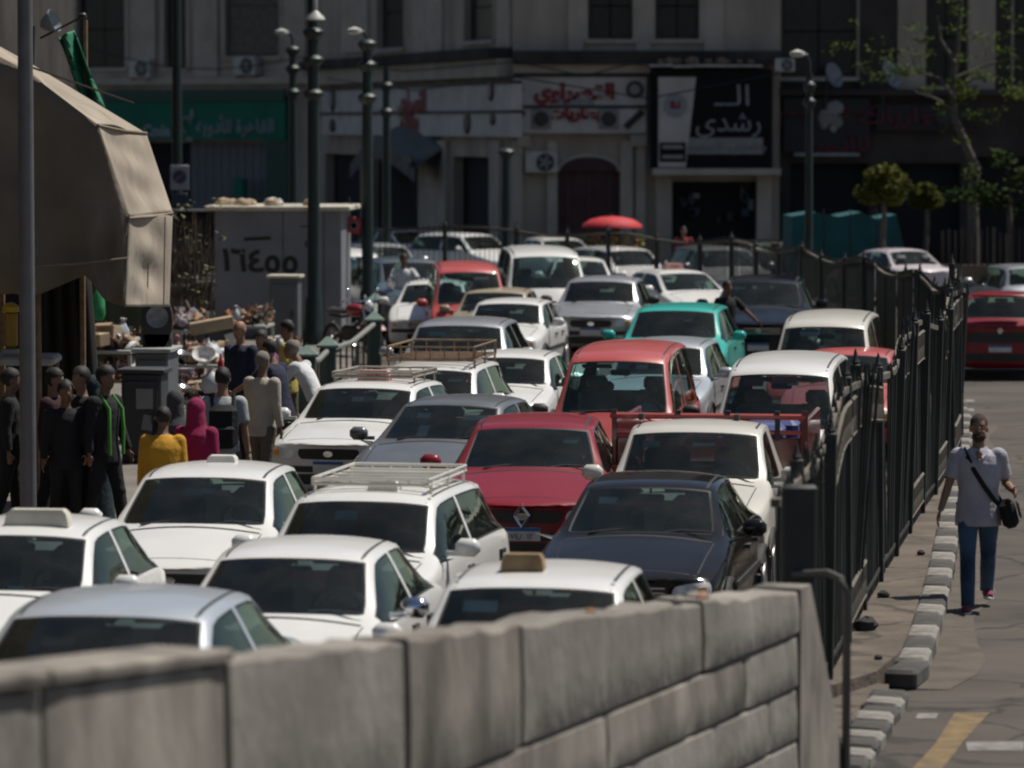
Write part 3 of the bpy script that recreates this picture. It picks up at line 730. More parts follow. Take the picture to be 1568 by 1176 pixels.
for a, b in zip(posts, posts[1:] + [FENCE.len]):
    for kind_ in (0, 1):
        q = MB(); rings = []
        for i in range(9):
            t = a + (b - a) * i / 8; p = FENCE.at(t); d = FENCE.dir(t); n_ = Vector((d.y, -d.x, 0))
            z = ftop(t) - .02 if kind_ == 0 else .27
            w, hh = (.032, .028) if kind_ == 0 else (.02, .02)
            p = p + n_ * (lean(t) * (z / 2))
            rings.append([p - n_ * w + Vector((0, 0, z - hh)), p + n_ * w + Vector((0, 0, z - hh)), p + n_ * w + Vector((0, 0, z + hh)), p - n_ * w + Vector((0, 0, z + hh))])
        q.loft(rings).build('top_rail' if kind_ == 0 else 'bottom_rail', M_IRONT if kind_ == 0 else M_IRON, fence, 0)
def lattice(a, b, zlo):
    q = MB(); N = int((b - a) / .17)
    P = lambda t, z: FENCE.at(t) + Vector((.03, 0, z))
    for i in range(N):
        t0 = a + (b - a) * i / N; t1 = a + (b - a) * (i + 1) / N
        z0, z1 = zlo(t0), zlo(t0) + .30
        q.cyl(P(t0, z0), P(t1, z1), .011, n=4); q.cyl(P(t0, z1), P(t1, z0), .011, n=4)
        q.cyl(P((t0 + t1) / 2, z0), P((t0 + t1) / 2, z1), .016, n=4)
    for z in (0, .30): q.tube([P(a + (b - a) * i / 6, zlo(a + (b - a) * i / 6) + z) for i in range(7)], .02, 4)
    q.build('lattice_band', M_IRONT, fence, 0)
for i in range(2, 14):
    if i in (5, 8): continue
    a = posts[i] + .1; lattice(a, a + 2.2, lambda t: ftop(t) - .42)
    if i % 2: lattice(a, a + 2.2, lambda t: .30)
sp = MB(); sp.rbox((0, 0, 1.06), (.24, .10, 2.07), .02); o = sp.build('end_panel', M_IRON, fence); o.location = (1.92, 28.25, 0)
# bits of litter and a stone at the foot of the railing
M_LITTER = mat('dark_litter', (.03, .028, .026), .9)
for i, (px, py, s) in enumerate(((1325, 965, .09), (1352, 915, .05), (1410, 850, .04), (1345, 1010, .03))):
    p = at(px, py, .15); q = MB(); q.ell((0, 0, 0), (s * 1.2, s, s * .8), 9, 6); q.v = [tuple(c_ * random.uniform(.8, 1.2) for c_ in v) for v in q.v]
    o = q.build('stone', M_LITTER, None, 30, (p.x, p.y, .15 + s * .5))
    tag(o, ('dark round stone at the foot of the railing', 'small dark stone just beyond the round one', 'tiny dark stone far along the dusty median', 'tiny dark pebble near the broken end of the median')[i], 'stone')
# ---------------------------------------------------------------- buildings
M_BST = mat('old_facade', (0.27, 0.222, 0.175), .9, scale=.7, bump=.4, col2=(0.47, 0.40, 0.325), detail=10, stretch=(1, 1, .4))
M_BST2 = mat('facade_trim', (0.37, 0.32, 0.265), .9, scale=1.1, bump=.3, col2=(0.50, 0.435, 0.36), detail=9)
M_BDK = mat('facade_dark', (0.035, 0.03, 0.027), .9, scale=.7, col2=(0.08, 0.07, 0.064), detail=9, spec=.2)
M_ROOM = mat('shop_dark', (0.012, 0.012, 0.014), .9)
M_PANE = mat('dark_pane', (0.012, 0.015, 0.018), .2, var=.3, spec=.3)
M_FRAME = mat('window_wood', (0.10, 0.075, 0.055), .7, var=.3)
M_SHUT = mat('shutter_slat', (0.23, 0.20, 0.16), .7, var=.3)
M_SIGNW = mat('sign_white', (0.42, 0.39, 0.36), .6, scale=1.2, col2=(0.58, 0.55, 0.52), detail=8)
M_SIGNR = mat('sign_red', (0.22, 0.012, 0.02), .5)
M_SIGNK = mat('sign_black', (0.010, 0.010, 0.012), .6, spec=.12)
M_SIGNG = mat('sign_green', (0.012, 0.145, 0.092), .6, scale=1, spec=.2)
M_SIGNGD = mat('sign_green_dark', (0.005, 0.05, 0.035), .5)
M_LET = mat('letter_white', (0.27, 0.29, 0.30), .6, spec=.2)
M_LETD = mat('letter_grey', (0.22, 0.21, 0.20), .6, spec=.2)
M_PINK = mat('emblem_pink', (0.35, 0.22, 0.27), .5)
M_EMB = mat('emblem_dark', (0.03, 0.028, 0.03), .45)
M_GREYB = mat('emblem_grey', (0.24, 0.25, 0.24), .5)
M_DOOR = mat('door_maroon', (0.055, 0.018, 0.018), .6, var=.3, scale=2)
M_ACW = mat('ac_casing', (0.48, 0.46, 0.42), .6, var=.15, scale=3)

class Facade:
    """a straight stretch of street front between two places on the ground, seen at two pixel columns and distances"""
    def __init__(s, px0, D0, px1, D1):
        f = lambda px, D: Vector(((px - 784) / FPX * D, D, 0))
        s.a, s.b = f(px0, D0), f(px1, D1); s.L = (s.b - s.a).length; s.t = (s.b - s.a).normalized(); s.n = Vector((s.t.y, -s.t.x, 0))
        s.M = Matrix.Translation(s.a) @ Matrix(((s.t.x, -s.n.x, 0, 0), (s.t.y, -s.n.y, 0, 0), (0, 0, 1, 0), (0, 0, 0, 1)))   # local x along, y inward, z up
        s.rz = math.atan2(s.t.y, s.t.x)
    def uv(s, px, py, off=0.0):
        d = ray(px, py); o = Vector((0, 0, CAM_H)); k = (s.a + s.n * off - o).dot(s.n) / d.dot(s.n); p = o + d * k
        return (p - s.a).dot(s.t), p.z
    def rect(s, x0, y0, x1, y1, off=0.0):
        u0, zt = s.uv(x0, (y0 + y1) / 2, off)[0], s.uv((x0 + x1) / 2, y0, off)[1]
        u1, zb = s.uv(x1, (y0 + y1) / 2, off)[0], s.uv((x0 + x1) / 2, y1, off)[1]
        return u0, zb, u1, zt
def bldg(name, F, label):
    return empty(name, F.a, F.rz, label, 'building')
def wall_with_holes(F, holes, top, m, parent, depth=.35, u0=0, u1=None, inset=0.0, name='wall'):
    u1 = F.L if u1 is None else u1
    us = sorted({u0, u1} | {min(max(h[i], u0), u1) for h in holes for i in (0, 2)}); zs = sorted({0, top} | {min(max(h[i], 0), top) for h in holes for i in (1, 3)})
    mb = MB()
    for a, b in zip(us, us[1:]):
        for c_, d in zip(zs, zs[1:]):
            cu, cz = (a + b) / 2, (c_ + d) / 2
            if any(h[0] < cu < h[2] and h[1] < cz < h[3] for h in holes): continue
            mb.add([(a, inset, c_), (b, inset, c_), (b, inset, d), (a, inset, d)], [(0, 1, 2, 3)])
    for h in holes:
        a, c_, b, d = max(h[0], u0), max(h[1], 0), min(h[2], u1), min(h[3], top)
        q = [(a, c_), (b, c_), (b, d), (a, d)]
        for i in range(4):
            p, r = q[i], q[(i + 1) % 4]; mb.add([(p[0], inset, p[1]), (r[0], inset, r[1]), (r[0], inset + depth, r[1]), (p[0], inset + depth, p[1])], [(0, 1, 2, 3)])
    return mb.build(name, m, parent, 0)
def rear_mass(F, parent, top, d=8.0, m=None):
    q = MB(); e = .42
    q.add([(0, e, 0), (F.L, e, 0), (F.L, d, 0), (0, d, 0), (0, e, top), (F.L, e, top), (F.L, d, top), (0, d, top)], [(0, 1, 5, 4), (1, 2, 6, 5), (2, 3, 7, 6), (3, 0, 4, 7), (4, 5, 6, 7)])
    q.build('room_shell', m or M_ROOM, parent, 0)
    q = MB(); q.box((F.L / 2, .21, top + .02), (F.L, .42, .1)); q.build('parapet', M_BST2, parent, 0)
def fbox(u0, z0, u1, z1, y0, y1):
    q = MB(); q.box(((u0 + u1) / 2, (y0 + y1) / 2, (z0 + z1) / 2), (u1 - u0, y1 - y0, z1 - z0)); return q
def window(r, parent, kind='dark', nx=2, nz=3, depth=.22):
    u0, z0, u1, z1 = r; w = .07
    mb = MB()
    for (a, b, c_, d) in ((u0, z0, u0 + w, z1), (u1 - w, z0, u1, z1), (u0 + w, z0, u1 - w, z0 + w), (u0 + w, z1 - w, u1 - w, z1)): q = fbox(a, b, c_, d, depth - .04, depth + .04); mb.add(q.v, q.f)
    fr = mb.build('window', M_FRAME, parent, 0)
    cw = (u1 - u0 - 2 * w) / nx; ch = (z1 - z0 - 2 * w) / nz
    for i in range(nx):
        for j in range(nz):
            a, b = u0 + w + i * cw, z0 + w + j * ch
            if kind == 'shutter':
                q = MB(); n = 9
                for k in range(n):
                    x = a + cw * (k + .5) / n; q.box((x, depth - .03, b + ch / 2), (cw / n * .55, .03, ch - .03))
                o = q.build('shutter_bars', M_SHUT, fr, 0); o['kind'] = 'stuff'
                fbox(a + .01, b + .01, a + cw - .01, b + ch - .01, depth + .01, depth + .03).build('pane', M_PANE, fr, 0)
            else:
                fbox(a + .02, b + .02, a + cw - .02, b + ch - .02, depth + .0, depth + .02).build('pane', M_PANE, fr, 0)
    q = fbox(u0 - .12, z0 - .12, u1 + .12, z0 - .002, -.10, .12); q.build('sill', M_BST2, fr, 0)
    for (a, b) in ((u0 - .16, u0 - .003), (u1 + .003, u1 + .16)): fbox(a, z0, b, z1, -.05, .02).build('surround', M_BST2, fr, 0)
def ac_unit(loc, rz, w, label, k=1.0):
    r = empty('ac_unit', loc, rz, label, 'air conditioner', 'air conditioners on the old facade'); h = w * .68; d = w * .36
    q = MB(); q.rbox((0, -d / 2 - .04, h / 2), (w, d, h), .03); q.build('casing', M_ACW, r)
    cx = w * .12
    q = MB(); q.lathe([(h * .40, 0), (h * .42, .02), (h * .36, .025), (h * .35, .004), (.0, .004)], n=24); q.xf(Matrix.Translation((cx, -d - .042, h / 2)) @ Matrix.Rotation(math.pi / 2, 4, 'X')); fr = q.build('fan_ring', M_EMB, r)
    for i in range(5):
        q = MB(); a = i * 2 * math.pi / 5; q.box((h * .18, 0, .012), (h * .30, h * .11, .01)); q.xf(Matrix.Translation((cx, -d - .044, h / 2)) @ Matrix.Rotation(math.pi / 2, 4, 'X') @ Matrix.Rotation(a, 4, 'Z')); q.build('fan_blade', M_GREYB, fr, 0)
    for s in (-.35, .35): q = MB(); q.box((s * w, -d / 2 + .0, -.03), (.04, d + .1, .05)); q.build('bracket', M_BDK, r, 0)
    return r

FA = Facade(-80, 173, 490, 161.2); F1 = Facade(490, 161, 785, 131.2); F2 = Facade(785, 131, 1193, 131); FR = Facade(1193, 131.4, 1760, 131.4)
# --- left building
bA = bldg('apartment_building', FA, 'dim stone building with shuttered windows above the green shop front')
wa = [FA.rect(118, -70, 192, 104), FA.rect(252, -70, 286, 104), FA.rect(345, -70, 428, 86)]
sh = FA.rect(190, 218, 426, 372)
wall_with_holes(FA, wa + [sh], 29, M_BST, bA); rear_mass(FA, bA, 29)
window(wa[0], bA); window(wa[1], bA, nx=1); window(wa[2], bA, 'shutter', nx=2, nz=2)
for x0, x1 in ((205, 240), (300, 335), (436, 470)):
    u0, z0, u1, z1 = FA.rect(x0, -70, x1, 118); fbox(u0, z0, u1, z1, -.12, -.002).build('pilaster', M_BST2, bA, 0)
u0, z0, u1, z1 = FA.rect(-80, 120, 490, 130); fbox(0, z0, FA.L, z1, -.3, -.003).build('cornice', M_BST2, bA, 0)
u0, z0, u1, z1 = FA.rect(285, 216, 405, 330); o = fbox(u0, z0, u1, z1, .3, .36).build('shop_shutter', mat('shop_shutter', (.13, .135, .14), .6), bA, 0)
for k in range(10): fbox(u0 + (u1 - u0) * k / 10 + .01, z0, u0 + (u1 - u0) * (k + 1) / 10 - .02, z1, .27, .297).build('shutter_panel', MATS['shop_shutter'], o, 0)
gs = empty('green_shop_sign', FA.a, FA.rz, 'green shop sign with pale Arabic lettering above the grey shop shutter', 'sign')
u0, z0, u1, z1 = FA.rect(160, 155, 438, 214, .3); fbox(u0, z0, u1, z1, -.34, -.004).build('sign_board', M_SIGNG, gs, 0)
fbox(u0, z1 + .002, u1, z1 + .45, -.42, -.004).build('sign_hood', M_SIGNGD, gs, 0)
u2, z2, u3, z3 = FA.rect(410, 150, 440, 335, .3); fbox(u2 - .1, 0.02, u3, z0 - .003, -.30, -.004).build('sign_pillar', M_SIGNGD, gs, 0)
def ftext(F, par, px, py, s, size, m, off, sx=1.0, bold=.012, name='lettering', ext=.012):
    u, z = F.uv(px, py, off); return text(name, s, size, m, Matrix.Translation((u, -off, z)) @ UPRIGHT, par, ext, bold, sx)
ftext(FA, gs, 360, 194, '\uFEEA\uFEF3\uFEED\uFEA9\uFE84\uFEDF\uFEDF \uFE93\uFEAE\uFEEB\uFE8E\uFED8\uFEDF\uFE8D', .74, M_LET, .36, .98)
ftext(FA, gs, 240, 201, 'Code', .62, M_LET, .36, 1.0, .03)
u, z = FA.uv(286, 192, .36)
q = MB(); q.tube([(u + .25 * math.cos(a), -.37, z + .02 + .3 * math.sin(a)) for a in [i * .6 for i in range(9)]], .05, 5); q.build('emblem_ring', M_LET, gs)
q = MB(); q.ell((u + .28, -.37, z + .42), (.10, .03, .22), 8, 6); q.build('emblem_leaf', M_LET, gs)
ftext(FA, gs, 290, 212, 'ae', .35, M_LET, .36)
q = MB(); u, z = FA.uv(365, 290, .6); q.rbox((u, -.5, z), (.62, .3, .9), .08); o = q.build('green_drum', M_SIGNG, None); o.matrix_world = FA.M; tag(o, 'small green box standing before the grey shop shutter', 'box')
# --- corner building
bB = bldg('corner_building', F1, 'grey corner building with rows of tall windows above the white shop sign')
h1 = [F1.rect(578, -90, 620, 74), F1.rect(712, -90, 757, 62), F1.rect(498, 236, 552, 420), F1.rect(566, 232, 640, 420), F1.rect(694, 240, 757, 420)]
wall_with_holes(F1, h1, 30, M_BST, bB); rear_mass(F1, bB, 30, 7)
window(h1[0], bB, nx=1); window(h1[1], bB, nx=1)
for x0, x1 in ((526, 566), (636, 680), (764, 784)):
    u0, z0, u1, z1 = F1.rect(x0, -90, x1, 80); fbox(u0, z0, u1, z1, -.10, -.003).build('pilaster', M_BST2, bB, 0)
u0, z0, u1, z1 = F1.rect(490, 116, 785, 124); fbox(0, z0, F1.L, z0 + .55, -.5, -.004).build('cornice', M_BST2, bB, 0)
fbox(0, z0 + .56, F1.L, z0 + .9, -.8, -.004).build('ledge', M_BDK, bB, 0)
for x0, x1 in ((662, 690), (757, 772)):
    u0, z0, u1, z1 = F1.rect(x0, 215, x1, 400); fbox(u0, 0, u1, z1, -.18, -.003).build('shop_pier', M_BST2, bB, 0)
bC = bldg('corner_building', F2, 'grey front of the corner building with the arched maroon door')
door = F2.rect(854, 262, 949, 420); h2 = [F2.rect(900, -90, 969, 60), F2.rect(1003, -90, 1071, 60), (door[0], 0, door[2], door[3]), F2.rect(1028, 278, 1158, 420)]
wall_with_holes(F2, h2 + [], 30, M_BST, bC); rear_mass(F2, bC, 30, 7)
window(h2[0], bC, nx=2); window(h2[1], bC, nx=2)
# arched head over the door
ah = F2.rect(854, 238, 949, 262); q = MB(); N = 14; au, aw = (ah[0] + ah[2]) / 2, (ah[2] - ah[0]) / 2
arc = [(au + aw * math.cos(math.pi * i / N), ah[1] + (ah[3] - ah[1]) * math.sin(math.pi * i / N)) for i in range(N + 1)]
q.prism(arc, -.02, -.004); dd = q.build('door', M_DOOR, bC, 0)
fbox(door[0], 0, door[2], door[3], .16, .2).build('door_leaf', M_DOOR, dd, 0)
for k in range(3): u = door[0] + (door[2] - door[0]) * (k + .5) / 3; fbox(u - .02, .02, u + .02, door[3] - .02, .12, .158).build('door_batten', M_FRAME, dd, 0)
q = MB(); q.tube([(x, -.05, z) for x, z in arc], .07, 6); q.build('door_arch', M_BST2, dd)
for x0, x1 in ((784, 800), (838, 853), (950, 968), (974, 988)):
    u0, z0, u1, z1 = F2.rect(x0, 215, x1, 400); fbox(u0, 0, u1, z1, -.16, -.003).build('pier', M_BST2, bC, 0)
for x0, x1 in ((792, 812), (965, 990)):
    u0, z0, u1, z1 = F2.rect(x0, 206, x1, 224); fbox(u0, z0, u1, z1, -.28, -.165).build('capital', M_BST2, bC, 0)
for x0, x1 in ((870, 893), (974, 996), (1078, 1108)):
    u0, z0, u1, z1 = F2.rect(x0, -90, x1, 80); fbox(u0, z0, u1, z1, -.08, -.003).build('pilaster', M_BST2, bC, 0)
u0, z0, u1, z1 = F2.rect(785, 99, 1193, 112); fbox(0, z0, F2.uv(995, 100)[0], z1, -.5, -.004).build('cornice', M_BST2, bC, 0)
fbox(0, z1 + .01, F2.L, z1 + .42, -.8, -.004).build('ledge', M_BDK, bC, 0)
# --- the white shop sign that bends round the corner
M_STRIP = mat('sign_strip', (.03, .028, .03), .6)
def sign_rows(F, par, x0, x1, rows, off):
    for (a, b) in rows:
        u0, z0, u1, z1 = F.rect(x0, a, x1, b, off); n = max(1, int((u1 - u0) / 1.8))
        for k in range(n): fbox(u0 + (u1 - u0) * k / n + .006, z0, u0 + (u1 - u0) * (k + 1) / n - .006, z1, -off, -.004).build('sign_panel', M_SIGNW, par, 0)
        fbox(u0, z1 + .003, u1, z1 + .10, -off - .05, -.004).build('sign_strip', M_STRIP, par, 0)
def disc(F, par, px, py, r, m, off, m2=None, sq=False, ry=1.0, ring=False):
    u, z = F.uv(px, py, off); q = MB()
    q.lathe([(r, 0), (r, .05), (r * .8, .07), (r * (.62 if (ring or m2) else 0.01), .06), (r * (.62 if (ring or m2) else 0.01), .0)], n=4 if sq else 20)
    if sq: q = MB(); q.rbox((0, 0, .03), (2 * r, 2 * r, .06), .028); q2 = 0
    q.xf(Matrix.Translation((u, -off - .002, z)) @ Matrix.Diagonal((1, 1, ry, 1)) @ Matrix.Rotation(math.pi / 2, 4, 'X')); o = q.build('emblem', m, par)
    if m2:
        q = MB(); q.lathe([(r * .6, 0.0), (r * .6, .075), (.01, .08)], n=16); q.xf(Matrix.Translation((u, -off - .004, z)) @ Matrix.Diagonal((1, 1, ry, 1)) @ Matrix.Rotation(math.pi / 2, 4, 'X')); q.build('emblem_centre', m2, o)
def bar(F, par, x0, y0, x1, y1, off, r=.12):
    a = F.uv(x0, y0, off); b = F.uv(x1, y1, off); q = MB(); q.cyl((a[0], -off - .03, a[1]), (b[0], -off - .03, b[1]), r, n=8); q.build('emblem_bar', M_EMB, par)
s1 = empty('white_shop_sign', F1.a, F1.rz, 'white shop sign with dark red words, on the receding side of the corner', 'sign')
sign_rows(F1, s1, 492, 783, ((134, 171), (175, 208)), .35)
ftext(F1, s1, 630, 157, '\uFEF1\uFEED\uFE8D\uFEAE\uFEBC\uFED8\uFEDF\uFE8D', 1.05, M_SIGNR, .42, 1.05, .03)
ftext(F1, s1, 627, 185, '\uFE95\uFE8E\uFEF3\uFEAD\uFE8E\uFEC4\uFE91', .78, M_SIGNR, .42, 1.0, .03)
disc(F1, s1, 510, 152, .46, M_EMB, .36, M_GREYB); disc(F1, s1, 752, 138, .34, M_EMB, .36, M_PINK); disc(F1, s1, 716, 188, .36, M_EMB, .36); disc(F1, s1, 755, 183, .30, M_EMB, .36, None, False, .6); disc(F1, s1, 510, 192, .42, M_EMB, .36, None, False, .6); disc(F1, s1, 562, 195, .36, M_EMB, .36)
s2 = empty('white_shop_sign', F2.a, F2.rz, 'white shop sign with pink and black emblems above the arched door', 'sign')
sign_rows(F2, s2, 786, 990, ((118, 161), (166, 204)), .35)
ftext(F2, s2, 880, 141, '\uFEF1\uFEED\uFE8D\uFEAE\uFEBC\uFED8\uFEDF\uFE8D', .62, M_SIGNR, .40, 1.05, .035)
ftext(F2, s2, 880, 174, '\uFE95\uFE8E\uFEF3\uFEAD\uFE8E\uFEC4\uFE91', .46, M_SIGNR, .40, 1.1, .03)
u0, z0, u1, z1 = F2.rect(852, 152, 910, 161, .35); fbox(u0, z0, u1, z1, -.375, -.352).build('lettering_plate', M_LET, s2, 0)
disc(F2, s2, 788, 137, .27, M_EMB, .36, M_PINK); disc(F2, s2, 972, 137, .27, M_EMB, .36, M_GREYB)
for px in (829, 932):
    disc(F2, s2, px, 182, .31, M_GREYB, .356, sq=True); disc(F2, s2, px, 182, .23, M_EMB, .42, M_EMB)
bar(F2, s2, 777 + 8, 193, 802, 170, .37, .10); bar(F2, s2, 958, 195, 984, 170, .37, .10)
# awning of the side shop, a dark niche
aw = empty('shop_awning', F1.a, F1.rz, 'pale curved awning over the shop door behind the lamp posts', 'awning')
u0, z0, u1, z1 = F1.rect(545, 218, 645, 255, .9); q = MB(); q.loft([[Vector((u0 + (u1 - u0) * i / 10, yy - .2 * math.sin(math.pi * i / 10), zz + .75 * math.sin(math.pi * i / 10))) for i in range(11)] + [Vector((u0 + (u1 - u0) * i / 10, yy - .17 * math.sin(math.pi * i / 10), zz - .04 + .75 * math.sin(math.pi * i / 10))) for i in range(10, -1, -1)] for yy, zz in ((-.01, z0 + .75), (-1.1, z0 + .05), (-1.12, z0 - .45))])
q.build('awning_cloth', mat('awning_cloth', (.13, .13, .125), .8, scale=2, var=.3), aw, 30)
for i in (3, 7): disc(F1, aw, 560 + i * 10, 247, .28, M_EMB, 1.16, None, False, .7)
ac_unit(F2.M @ Vector((F2.uv(829, 265)[0], 0, F2.uv(829, 265)[1])), F2.rz, .98, 'white air conditioner beside the arched maroon door')
ac_unit(FA.M @ Vector((FA.uv(385, 116)[0], 0, FA.uv(385, 116)[1])), FA.rz, 1.1, 'grey air conditioner below the yellowish shuttered window')
ac_unit(FA.M @ Vector((FA.uv(224, 120)[0], 0, FA.uv(224, 120)[1])), FA.rz, 1.1, 'grey air conditioner between two dark upper windows')
# --- the black sign and shop to the right of the arch
s3 = empty('black_shop_sign', F2.a, F2.rz, 'tall black shop sign with white Arabic letters and a round badge', 'sign'); O = 1.0
u0, z0, u1, z1 = F2.rect(997, 106, 1183, 258, O); fbox(u0, z0, u1, z1, -O, -.006).build('sign_board', M_SIGNK, s3, 0)
a = [F2.uv(*p, O) for p in ((1008, 256), (1050, 256), (1066, 118), (1008, 118))]; q = MB(); q.prism(a, -O - .03, -O - .002); q.build('sign_panel', M_SIGNW, s3, 0)
u0, z0, u1, z1 = F2.rect(1054, 211, 1168, 236, O); fbox(u0, z0, u1, z1, -O - .028, -O - .002).build('sign_strip', M_GREYB, s3, 0)
ftext(F2, s3, 1111, 224, '\uFEAA\uFEF3\uFEAA\uFEA0\uFEDF\uFE8D \uFEF1\uFEAA\uFEB7\uFEAD', .36, M_LETD, O + .04, 1.35, .004)
ftext(F2, s3, 1122, 148, '\u0640\u0640\uFEDF\uFE8D', .88, M_LET, O + .02, 1.25, .0)
ftext(F2, s3, 1116, 188, '\uFEEF\uFEAA\uFEB7\uFEAD', .84, M_LET, O + .02, 1.0, .0)
u0, z0, u1, z1 = F2.rect(1010, 218, 1050, 248, O); fbox(u0, z0, u1, z1, -O - .05, -O - .032).build('small_panel', M_SIGNK, s3, 0)
for py in (225, 240): a = F2.rect(1014, py - 3, 1046, py + 3, O); fbox(*a, -O - .06, -O - .052).build('panel_strip', M_GREYB, s3, 0)
u, z = F2.uv(1034, 161, O + .03); q = MB(); q.lathe([(.36, 0), (.36, .04), (.01, .045)], n=24); q.xf(Matrix.Translation((u, -O - .032, z)) @ Matrix.Rotation(math.pi / 2, 4, 'X')); bd = q.build('badge', M_LET, s3)
text('badge_letters', 'B.I', .30, M_SIGNR, Matrix.Translation((u, -O - .082, z)) @ UPRIGHT, bd, .006, .02)
cn = empty('shop_canopy', F2.a, F2.rz, 'pale sunlit ledge over the black sign, strewn with rubbish', 'canopy')
u0, z0, u1, z1 = F2.rect(995, 99, 1168, 106, O + .3); M_LEDGE = mat('canopy_tin', (.45, .43, .38), .7, var=.25, scale=3)
for k in range(5): q = MB(); q.box((u0 + (u1 - u0) * (k + .5) / 5, -.75, (z0 + z1) / 2 + random.uniform(-.03, .03)), ((u1 - u0) / 5 - .02, 1.2, .06), M=Matrix.Rotation(R(-3), 4, 'X') @ Matrix.Rotation(random.uniform(-.02, .02), 4, 'Y')); q.build('tin_sheet', M_LEDGE, cn, 0)
mk = mat('canopy_rubbish', (.22, .15, .10), .9, var=.6, scale=12)
for k in range(16): q = MB(); s = random.uniform(.06, .16); q.ell((u0 + (u1 - u0) * random.uniform(.1, .95), -random.uniform(.3, 1.1), z1 + .1), (s * 1.5, s, s), 6, 4); q.build('rubbish_lump', mk, cn, 20)
lg = F2.rect(1000, 258, 1196, 268, O + .2); fbox(lg[0], lg[1], lg[2], lg[3], -O - .2, -.007).build('shop_ledge', M_BST2, bC, 0)
for x0, x1 in ((1004, 1028), (1158, 1180)): a = F2.rect(x0, 270, x1, 420); fbox(a[0], 0, a[2], lg[1] - .003, -.4, -.005).build('shop_pier', M_BST2, bC, 0)
for i in range(16):                              # goods hung in the dark shop
    px, py = random.uniform(1034, 1152), random.uniform(285, 345); u, z = F2.uv(px, py, 0)
    q = MB(); q.rbox((u, .3, z), (random.uniform(.1, .3), .1, random.uniform(.15, .4)), .03); q.build('hung_goods', random.choice([M_EMB, M_BDK, M_GREYB, mat('goods_blue', (.05, .08, .14), .7)]), bC, 30)
# --- right building
bD = bldg('apartment_building', FR, 'dark building with pale pilasters behind the slim tree')
hr = [FR.rect(1196, -90, 1312, 118), FR.rect(1418, -90, 1481, 132), FR.rect(1552, -90, 1640, 132), FR.rect(1210, 250, 1330, 420), FR.rect(1345, 250, 1470, 420), FR.rect(1490, 240, 1640, 420)]
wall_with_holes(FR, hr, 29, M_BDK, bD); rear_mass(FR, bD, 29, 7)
for r in hr[:3]: window(r, bD, nx=2, nz=3)
for x0, x1 in ((1316, 1372), (1374, 1416), (1483, 1524), (1526, 1548)):
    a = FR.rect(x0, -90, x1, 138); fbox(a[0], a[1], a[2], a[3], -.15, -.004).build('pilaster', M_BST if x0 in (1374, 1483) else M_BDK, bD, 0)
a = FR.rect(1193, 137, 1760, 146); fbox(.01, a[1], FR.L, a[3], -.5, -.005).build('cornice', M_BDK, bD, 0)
s4 = empty('dark_shop_sign', FR.a, FR.rz, 'dark shop sign with dim red letters and a white cartoonish splash shape', 'sign'); s4['label'] = 'dark shop sign with dim red letters and a pale splash shape'
M_SDK = mat('sign_dark', (.012, .011, .014), .6); M_RDK = mat('letter_dark_red', (.085, .008, .012), .6)
a = FR.rect(1200, 150, 1332, 232, .3); fbox(*a, -.3, -.006).build('sign_board', M_SDK, s4, 0)
ftext(FR, s4, 1222, 173, '\uFEE2\uFECC\uFEC4\uFEE3', .5, M_RDK, .32); ftext(FR, s4, 1312, 171, '\uFEEF\uFEAE\uFEB8\uFEDB', .5, M_RDK, .32); ftext(FR, s4, 1282, 222, '\uFEEA\uFEF3\uFEED\uFEA9\uFE84\uFEDF\uFEDF', .62, M_RDK, .32, 1.3)
for px, py, rx, rz_, m in ((1279, 165, .26, .22, M_LET), (1264, 180, .22, .26, M_LETD), (1281, 186, .2, .22, M_LETD), (1262, 192, .12, .12, M_LETD), (1276, 197, .1, .12, M_LET)):
    u, z = FR.uv(px, py, .32); q = MB(); q.ell((u, -.32, z), (rx, .02, rz_), 10, 6); q.build('splash_shape', m, s4)
a = FR.rect(1216, 234, 1316, 239, .3); fbox(*a, -.36, -.302).build('light_strip', M_LET, s4, 0)
s5 = empty('dark_shop_sign', FR.a, FR.rz, 'dark red shop sign partly covered by the slim tree', 'sign')
a = FR.rect(1342, 160, 1475, 200, .3); fbox(*a, -.3, -.006).build('sign_board', M_SDK, s5, 0)
ftext(FR, s5, 1382, 178, '\uFE95\uFE8E\uFEF3\uFEAD\uFE8E\uFEC4\uFE91', .7, M_RDK, .32, 1.2)
u, z = FR.uv(1445, 180, .32); disc(FR, s5, 1445, 180, .3, M_BDK, .31, M_EMB)
def dish(px, py, Y, r, rz, label):
    p = wp(px, py, Y); o = empty('satellite_dish', p, rz, label, 'satellite dish', 'satellite dishes over the dark shops')
    q = MB(); q.lathe([(.01, 0), (r * .5, .05), (r * .9, .16), (r, .2), (r * .97, .215), (r * .5, .075), (.01, .02)], n=20); q.xf(Matrix.Rotation(R(70), 4, 'X')); q.build('reflector', mat('dish_white', (.26, .28, .30), .7, var=.1, spec=.2), o)
    q = MB(); q.tube([(0, 0, -r), (0, -.55, .1)], .015, 5); q.rbox((0, -.58, .12), (.08, .1, .08), .02); q.build('feed_arm', M_EMB, o)
    q = MB(); q.cyl((0, .1, 0), (0, .12, -r - .45), .03, n=6); q.build('mast', M_EMB, o)
dish(1357, 116, 129.5, .46, R(55), 'white satellite dish in front of the pale pilaster'); dish(1270, 118, 130.3, .40, R(50), 'dim grey satellite dish in front of the dark recess')
p = wp(1201, 110, 130); ac_unit(p, 0, .6, 'small pale box unit at the edge of the dark recess')
